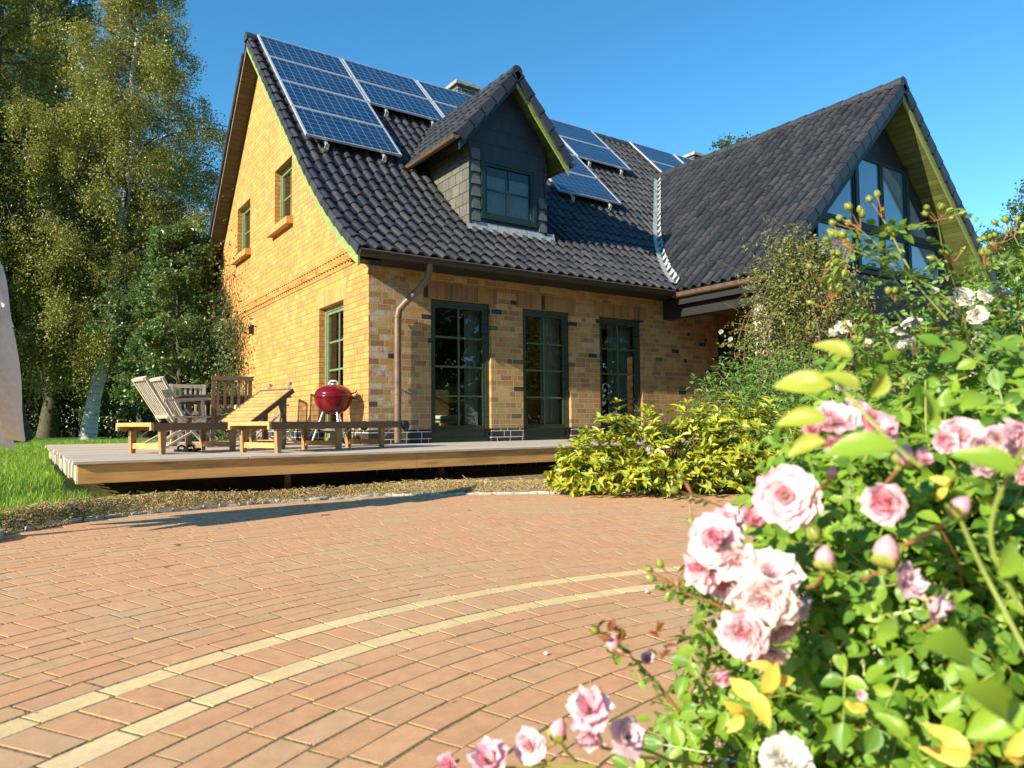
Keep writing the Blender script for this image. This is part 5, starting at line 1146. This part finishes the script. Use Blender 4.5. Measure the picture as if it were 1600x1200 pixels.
# --- white rose shrub, middle distance
wr=empty('white_rose_shrub',sfz(1.7,2.4,.01),0,'large white flowering rose shrub with arching budded canes, behind the pink rose','rose bush')
E=[(1.22,2.25,.72,.34),(1.75,2.5,.88,.46),(.98,2.2,.55,.26),(1.45,2.1,.5,.42),(2.4,2.7,.9,.6),(1.9,2.2,.6,.5),(1.35,2.5,.90,.28),(1.62,2.3,.98,.26),(2.0,2.4,1.12,.30)]
P,d=ell(4200,E,.38); ax_=nz_(d*.7+[0,0,.55]); t,s,n=frames(len(P),ax_,.5,d*.8,.8); Lw=.027*rng.uniform(.65,1.25,len(P)); mb=MB(); compound(mb,P,t,n,Lw,0); rachis(mb,P,t,n,Lw,1); mb.build('leaves',[m_wroseleaf,m_stem],wr,smooth=True)
canes(wr,sfz(1.6,2.45,.01),list(P[::40]),m_stem,.005,bend=.1)
# arching canes with buds (target pixel, depth)
def cane(parent,pts,rad,mat,leafm=None,nleaf=6,L_=.035):
    pts=np.array(pts,float); k=18; u=np.linspace(0,len(pts)-1,k); c=np.stack([np.interp(u,range(len(pts)),pts[:,i]) for i in range(3)],1)
    for _ in range(3): c[1:-1]=(c[:-2]+2*c[1:-1]+c[2:])/4
    mb=MB(); mb.tube(c,np.linspace(rad,rad*.45,k),7,0)
    if leafm:
        i=np.linspace(3,k-2,nleaf).astype(int); P=c[i]+0; T_=nz_(c[np.minimum(i+1,k-1)]-c[i]); d=nz_(T_*.7+rng.normal(0,.7,P.shape)+np.array([0,0,.1])); n=nz_(np.array([0,0,1.])+rng.normal(0,.35,P.shape)); d=nz_(d-n*(d*n).sum(1,keepdims=True)); compound(mb,P,d,n,np.full(len(P),L_)*rng.uniform(.7,1.2,len(P)),1,curl=.35); rachis(mb,P,d,n,L_,0)
    mb.build('cane',[mat,leafm or mat],parent,smooth=True); return c
def cluster(parent,p,dr,n,rb,matb,spread=.8,ln=.05):
    dr=nz_(np.array(dr,float)); mb=MB()
    for k in range(n):
        d=nz_(dr+rng.normal(0,spread*.6,3)); e=p+d*ln*rng.uniform(.5,1.2); mb.tube([p,(p+e)/2+rng.normal(0,.003,3),e],[.0016,.0014,.0016],5,0); bud(parent,e+d*rb*1.2,d,rb*rng.uniform(.75,1.15),matb,1.0)
    mb.build('bud_stalks',m_rstem,parent)
B0=at(1560,520,2.1)
for pts,nb in (([at(1520,560,2.1),at(1500,470,2.0),at(1475,400,1.95),at(1465,345,1.9)],7),([at(1480,500,1.9),at(1420,430,1.9),at(1385,395,1.85),at(1345,360,1.85)],6),([at(1450,540,2.0),at(1410,450,1.9),at(1370,405,1.8),at(1330,390,1.8)],5),
   ([at(1500,480,2.),at(1440,440,2.),at(1370,400,2.),at(1320,380,2.)],4),([at(1400,560,2.),at(1370,500,2.),at(1335,450,1.9),at(1320,425,1.9)],7),([at(1590,480,2.2),at(1580,430,2.1),at(1560,395,2.1)],5),([at(1640,500,2.2),at(1610,420,2.1),at(1585,370,2.1)],5),([at(1420,420,1.9),at(1395,370,1.9),at(1378,340,1.9)],3)):
    c=cane(wr,pts,.0032,m_stem,m_wroseleaf,7,.03); cluster(wr,c[-1],c[-1]-c[-4],nb,.0085,m_stem,1.0,.055)
for p in ((1490,410),(1280,440),(1300,470),(1400,470),(1330,530),(1540,420),(1410,620),(1290,480)):
    q=at(*p,1.95); cluster(wr,q,(0,0,1),4,.008,m_stem,1.2,.04)
for x,y,r,Z in ((1405,517,13,2.1),(1508,462,17,2.0),(1528,492,15,2.0),(1317,510,12,2.),(1300,521,10,2.),(1423,505,15,2.1),(1403,543,11,2.),(1492,478,16,2.05),(1540,462,13,2.05),(1462,476,10,2.05),(1325,606,11,1.9),(1357,536,9,2.0),(1570,455,13,2.2),(1460,455,8,2.),(1013,702,7,5.8),(1477,592,8,2.),(1416,530,12,2.1),(1312,607,9,1.9)):
    bloom(wr,at(x,y,Z),-FW*.7+np.array([0,0,.7])+rng.normal(0,.35,3),r*Z/FOC*1.25,whM,'full' if r>11 else 'half')
for x,y in ((1126,518),(1141,530)): bloom(wr,at(x,y,10.3),-FW+rng.normal(0,.2,3),.05,whM,'half')
# --- pink rose bush, foreground
pr=empty('pink_rose_bush',sfz(.85,1.25,.01),0,'pink rose bush in full bloom, closest to the camera at the lower right','rose bush')
E=[(.60,1.22,.47,.24),(.90,1.25,.52,.32),(.44,1.25,.30,.20),(.62,1.15,.18,.26),(1.05,1.1,.38,.33),(.36,1.3,.10,.16),(1.25,1.3,.5,.35),(.80,1.0,.25,.25),(.78,1.2,.56,.24),(.62,1.05,.42,.2),(.95,1.15,.62,.22),(.60,1.3,.58,.18),(.55,1.25,.05,.2),(.72,1.35,.60,.22)]
P,d=ell(3900,E,.42); s_c=P@rt; f_c=P@fh; ok=f_c>.62; P=P[ok];d=d[ok]
ax_=nz_(d*.55+[0,0,.5]-FW*.25); t,s,n=frames(len(P),ax_,.45,d*.8,.8); Lp=.030*rng.uniform(.55,1.35,len(P)); mb=MB(); compound(mb,P,t,n,Lp,0,wr=.72); rachis(mb,P,t,n,Lp,1,.0014); mb.build('leaves',[m_proseleaf,m_stem],pr,smooth=True)
canes(pr,sfz(.85,1.3,.01),list(P[::30]),m_stem,.004,bend=.1); canes(pr,sfz(.65,1.25,.01),list(P[5::90]),m_rstem,.0045,bend=.1)
BL=[(1228,775,52,.95,'open',pinkM,(-.5,.3)),(1120,845,46,1.0,'open',pinkM,(-.6,.2)),(1178,812,26,.97,'half',deepM,(0,.9)),(1152,880,42,.98,'full',creM,(-.5,-.3)),(1100,890,36,1.02,'loose',pinkM,(-.8,-.2)),(1117,838,22,.97,'half',deepM,(-.3,.5)),
 (1205,895,48,.95,'full',creM,(-.1,.6)),(1195,942,52,.93,'full',creM,(-.3,-.1)),(1160,992,44,.93,'full',pinkM,(-.5,-.2)),(1247,948,30,.96,'half',mauM,(.8,-.2)),(1130,1055,22,.95,'half',pinkM,(-.4,-.6)),
 (1385,785,46,.80,'half',[m_pet,m_petd,m_stem],(-1.,-.1)),(1305,655,38,.9,'open',pinkM,(-.2,.95)),(1270,672,19,.9,'half',deepM,(-.5,.3)),(1305,692,26,.9,'half',pinkM,(-.2,-.2)),(1372,665,34,.9,'open',[m_petd,m_pet,m_stem],(.3,.5)),
 (1503,680,36,.95,'open',pinkM,(-.3,.4)),(1535,712,36,.93,'open',pinkM,(.2,.2)),(1478,690,26,.95,'half',pinkM,(-.6,.1)),(1592,690,36,.9,'open',pinkM,(.3,.2)),(1600,740,26,.88,'half',pinkM,(.1,-.2)),
 (1440,716,20,.8,'half',pinkM,(.4,.5)),(1418,912,32,.85,'loose',mauM,(.3,.6)),(1462,945,30,.83,'loose',mauM,(.6,-.4)),
 (922,1108,38,.95,'loose',pinkM,(-.2,.9)),(922,1150,30,.97,'half',pinkM,(-.2,-.7)),(828,1168,30,1.0,'open',pinkM,(-.4,.2)),(762,1188,34,.98,'loose',pinkM,(-.1,.9)),(702,1195,24,1.,'half',deepM,(-.5,.3)),(980,1152,32,.96,'loose',mauM,(.2,.5)),(1228,1185,42,.85,'full',whM,(0,.9)),(1345,1085,12,.8,'half',creM,(0,.5)),(1140,815,30,1.02,'loose',pinkM,(-.4,.6)),(1130,915,34,1.03,'full',pinkM,(-.7,-.3)),(1222,985,30,.97,'open',pinkM,(.2,-.3)),(1200,1020,32,.96,'loose',creM,(-.2,-.6)),(1255,800,26,.97,'loose',pinkM,(.4,-.3)),(1340,645,26,.92,'loose',pinkM,(.2,.8)),(1560,690,28,.94,'open',pinkM,(0,.2)),(1012,1030,14,1.1,'half',pinkM,(0,.5))]
for x,y,r,Z,k,mt_,(ax,ay) in BL:
    A=RR*ax+UU*ay-FW*.75; bloom(pr,at(x,y,Z),A+rng.normal(0,.08,3),r*Z/FOC*1.12,mt_,k)
for x,y,r,Z,m_ in ((1385,862,20,.85,m_petd),(1289,872,15,.85,m_petd),(1300,740,9,.85,m_petd),(1412,712,14,.8,m_petd),(872,1140,14,.98,m_petd),(958,1006,11,1.05,m_petd),(1222,745,8,1.,m_stem),(1500,792,15,.7,m_petd),(1272,835,10,.9,m_stem),(1480,942,11,.85,m_stem)):
    A=UU+RR*rng.normal(0,.3)-FW*.1; bud(pr,at(x,y,Z),A,r*Z/FOC*1.1,m_,.35 if m_ is not m_stem else 1.); q=at(x,y,Z); mb=MB(); mb.tube(curve(q-A*r*Z/FOC*1.6,q-A*.05+RR*rng.normal(0,.015)+FW*.05,.08,6),.0022,6); mb.build('bud_stalk',m_rstem,pr)
# spray of green buds reaching over the paving, left of the roses
for pts,nb in (([at(1180,900,1.15),at(1130,870,1.15),at(1090,850,1.15),at(1060,905,1.18)],3),([at(1200,800,1.3),at(1150,800,1.3),at(1110,785,1.3),at(1080,770,1.3)],4),([at(1150,960,1.1),at(1110,940,1.1),at(1075,930,1.1),at(1055,915,1.1)],4),([at(1060,1110,1.1),at(1020,1060,1.1),at(985,1025,1.1),at(962,1000,1.1)],1)):
    c=cane(pr,pts,.0028,m_rstem,m_proseleaf,4,.02); cluster(pr,c[-1],c[-1]-c[-4],nb,.0062,m_stem,1.0,.035)
# sprays carrying the low blooms
mb=MB()
for a,b_ in (((930,1165,.97),(1060,1190,1.05)),((840,1185,1.0),(930,1195,1.0)),((770,1200,.98),(860,1195,1.0)),((980,1160,.96),(1060,1190,1.05)),((870,1148,.98),(900,1190,1.0)),((1060,1190,1.05),(1200,1230,1.1))):
    mb.tube(curve(at(*a),at(*b_),.06,6),.0025,6)
mb.build('low_spray',m_stem,pr,smooth=True)
# broad young leaves close to the lens
for x,y,Z,ax,ay,l,n3 in ((1300,600,.72,-1,.12,.085,(-.2,.5)),(1290,655,.72,-1,.0,.075,(0,.7)),(1330,560,.74,-.8,.55,.06,(.1,.4)),(1340,610,.7,-.75,.7,.055,(.5,.1)),(1360,620,.72,.6,.75,.05,(.1,.2)),(1290,690,.8,-1,-.3,.07,(0,.9)),(1400,700,.6,-1,.05,.09,(0,.95)),
    (1500,640,.8,.8,.5,.07,(0,.6)),(1590,740,.6,-.8,.4,.08,(.1,.6)),(1500,1080,.52,.9,-.45,.085,(.2,.6)),(1440,1010,.55,1,-.25,.09,(-.1,.8)),(1600,1100,.55,-.7,-.5,.08,(.1,.7)),(1420,1150,.7,-.6,.5,.05,(0,.5)),(1450,660,.7,.2,.9,.06,(.5,.2)),(1370,1000,.65,.7,.6,.05,(0,.5)),(1560,900,.6,.6,.7,.06,(.2,.4))):
    mb=MB(); t=nz_(RR*ax+UU*ay+FW*.1); n=nz_(RR*n3[0]+UU*n3[1]-FW*.8); n=nz_(n-t*(n@t)); leafN(mb,at(x,y,Z)[None],t[None],np.cross(n,t)[None],n[None],np.array([l*.62]),.55,curl=.3,fold=.2,mi=0 if x<1420 and y<700 else 1,prof=SERR); mb.build('young_leaf',[m_bigleaf,m_proseleaf],pr,smooth=True)
mb=MB()
for pts in ([at(1440,730,.62),at(1390,690,.68),at(1345,640,.70),at(1310,600,.72)],[at(1600,960,.6),at(1540,850,.62),at(1560,770,.62),at(1600,700,.6)],[at(1620,1050,.6),at(1530,880,.65),at(1502,815,.7)]):
    pts=np.array(pts); u=np.linspace(0,len(pts)-1,14); c=np.stack([np.interp(u,range(len(pts)),pts[:,i]) for i in range(3)],1)
    for _ in range(3): c[1:-1]=(c[:-2]+2*c[1:-1]+c[2:])/4
    mb.tube(c,.0019,8)
mb.build('flower_stem',m_stem,pr,smooth=True)
# yellowed leaves and reddish young leaves
for x,y,Z,r in ((1185,1085,.9,.04),(1520,1180,.75,.038),(1570,1180,.72,.028),(1205,1060,.92,.028),(1480,760,.8,.02),(1350,1110,.85,.02),(1160,1110,.9,.028),(1130,960,1.,.012)):
    mb=MB(); t,s,n=frames(3,-FW+UU*.3,.5); leafN(mb,np.repeat(at(x,y,Z)[None],3,0)+rng.normal(0,.003,(3,3)),t,s,n,np.full(3,r),.6,curl=.7,mi=0); mb.build('yellowed_leaf',m_yel,pr,smooth=True)
for (x,y,Z),K,r in (((965,990,1.05),14,.02),((1040,1010,1.0),8,.018)):
    mb=MB(); c0=at(x,y,Z); t,s,n=frames(K,-FW*.5+UU*.5,.5,UU*1.2); leafN(mb,c0+rng.normal(0,.010,(K,3)),t,s,n,np.full(K,r),.5); mb.build('young_red_leaves',m_redleaf,pr,smooth=True)
# small litter on the paving
mb=MB(); K=260; xs_=rng.uniform(-1,5,K); ys_=rng.uniform(1,6.5,K); P=np.stack([xs_,ys_,np.full(K,.003)],1); P=P[(P[:,1]<edge(P[:,0])-.1)]
t,s,n=frames(len(P),np.array([0,0,1.]),.12); leaf4(mb,P,t,s,n,rng.uniform(.006,.02,len(P)),.5,mi=0); tag(mb.build('fallen_leaf_bits',m_straw),'tiny dry leaf bits scattered over the brick paving','leaf litter',kind='stuff')
mb=MB(); K=46; f=rng.uniform(1.5,3.2,K); s_=bedline(f)-rng.exponential(.16,K); P=fh*f[:,None]+rt*s_[:,None]+np.array([0,0,.004]); t,s,n=frames(K,np.array([0,0,1.]),.25); leafN(mb,P,t,s,n,rng.uniform(.012,.022,K),.8,curl=-.3); tag(mb.build('fallen_petals',m_pet),'pink petals fallen on the paving under the pink rose','petals',kind='stuff')
mb=MB(); K=5200; a=rng.uniform(0,2*math.pi,K); r=rng.choice([3.005,3.207,3.30,2.912,3.3945,2.8135,2.715],K)+rng.normal(0,.003,K); x=CX+r*np.cos(a); y=CY+r*np.sin(a); nn=np.sin(a*9)+np.sin(a*23+r*9)+rng.normal(0,.5,K); ok=(nn>.5)&(y>.8); P=np.stack([x,y,np.full(K,.001)],1)[ok]
t,s,n=frames(len(P),np.array([0,0,1.]),.5); leaf4(mb,P,t,s,n,rng.uniform(.004,.010,len(P)),.8); tag(mb.build('joint_moss',leafmat('joint_moss_green',[(.22,.21,.05),(.34,.28,.10),(.16,.17,.05)],.1,.9)),'olive moss and crumbs in the paving joints','moss',kind='stuff')
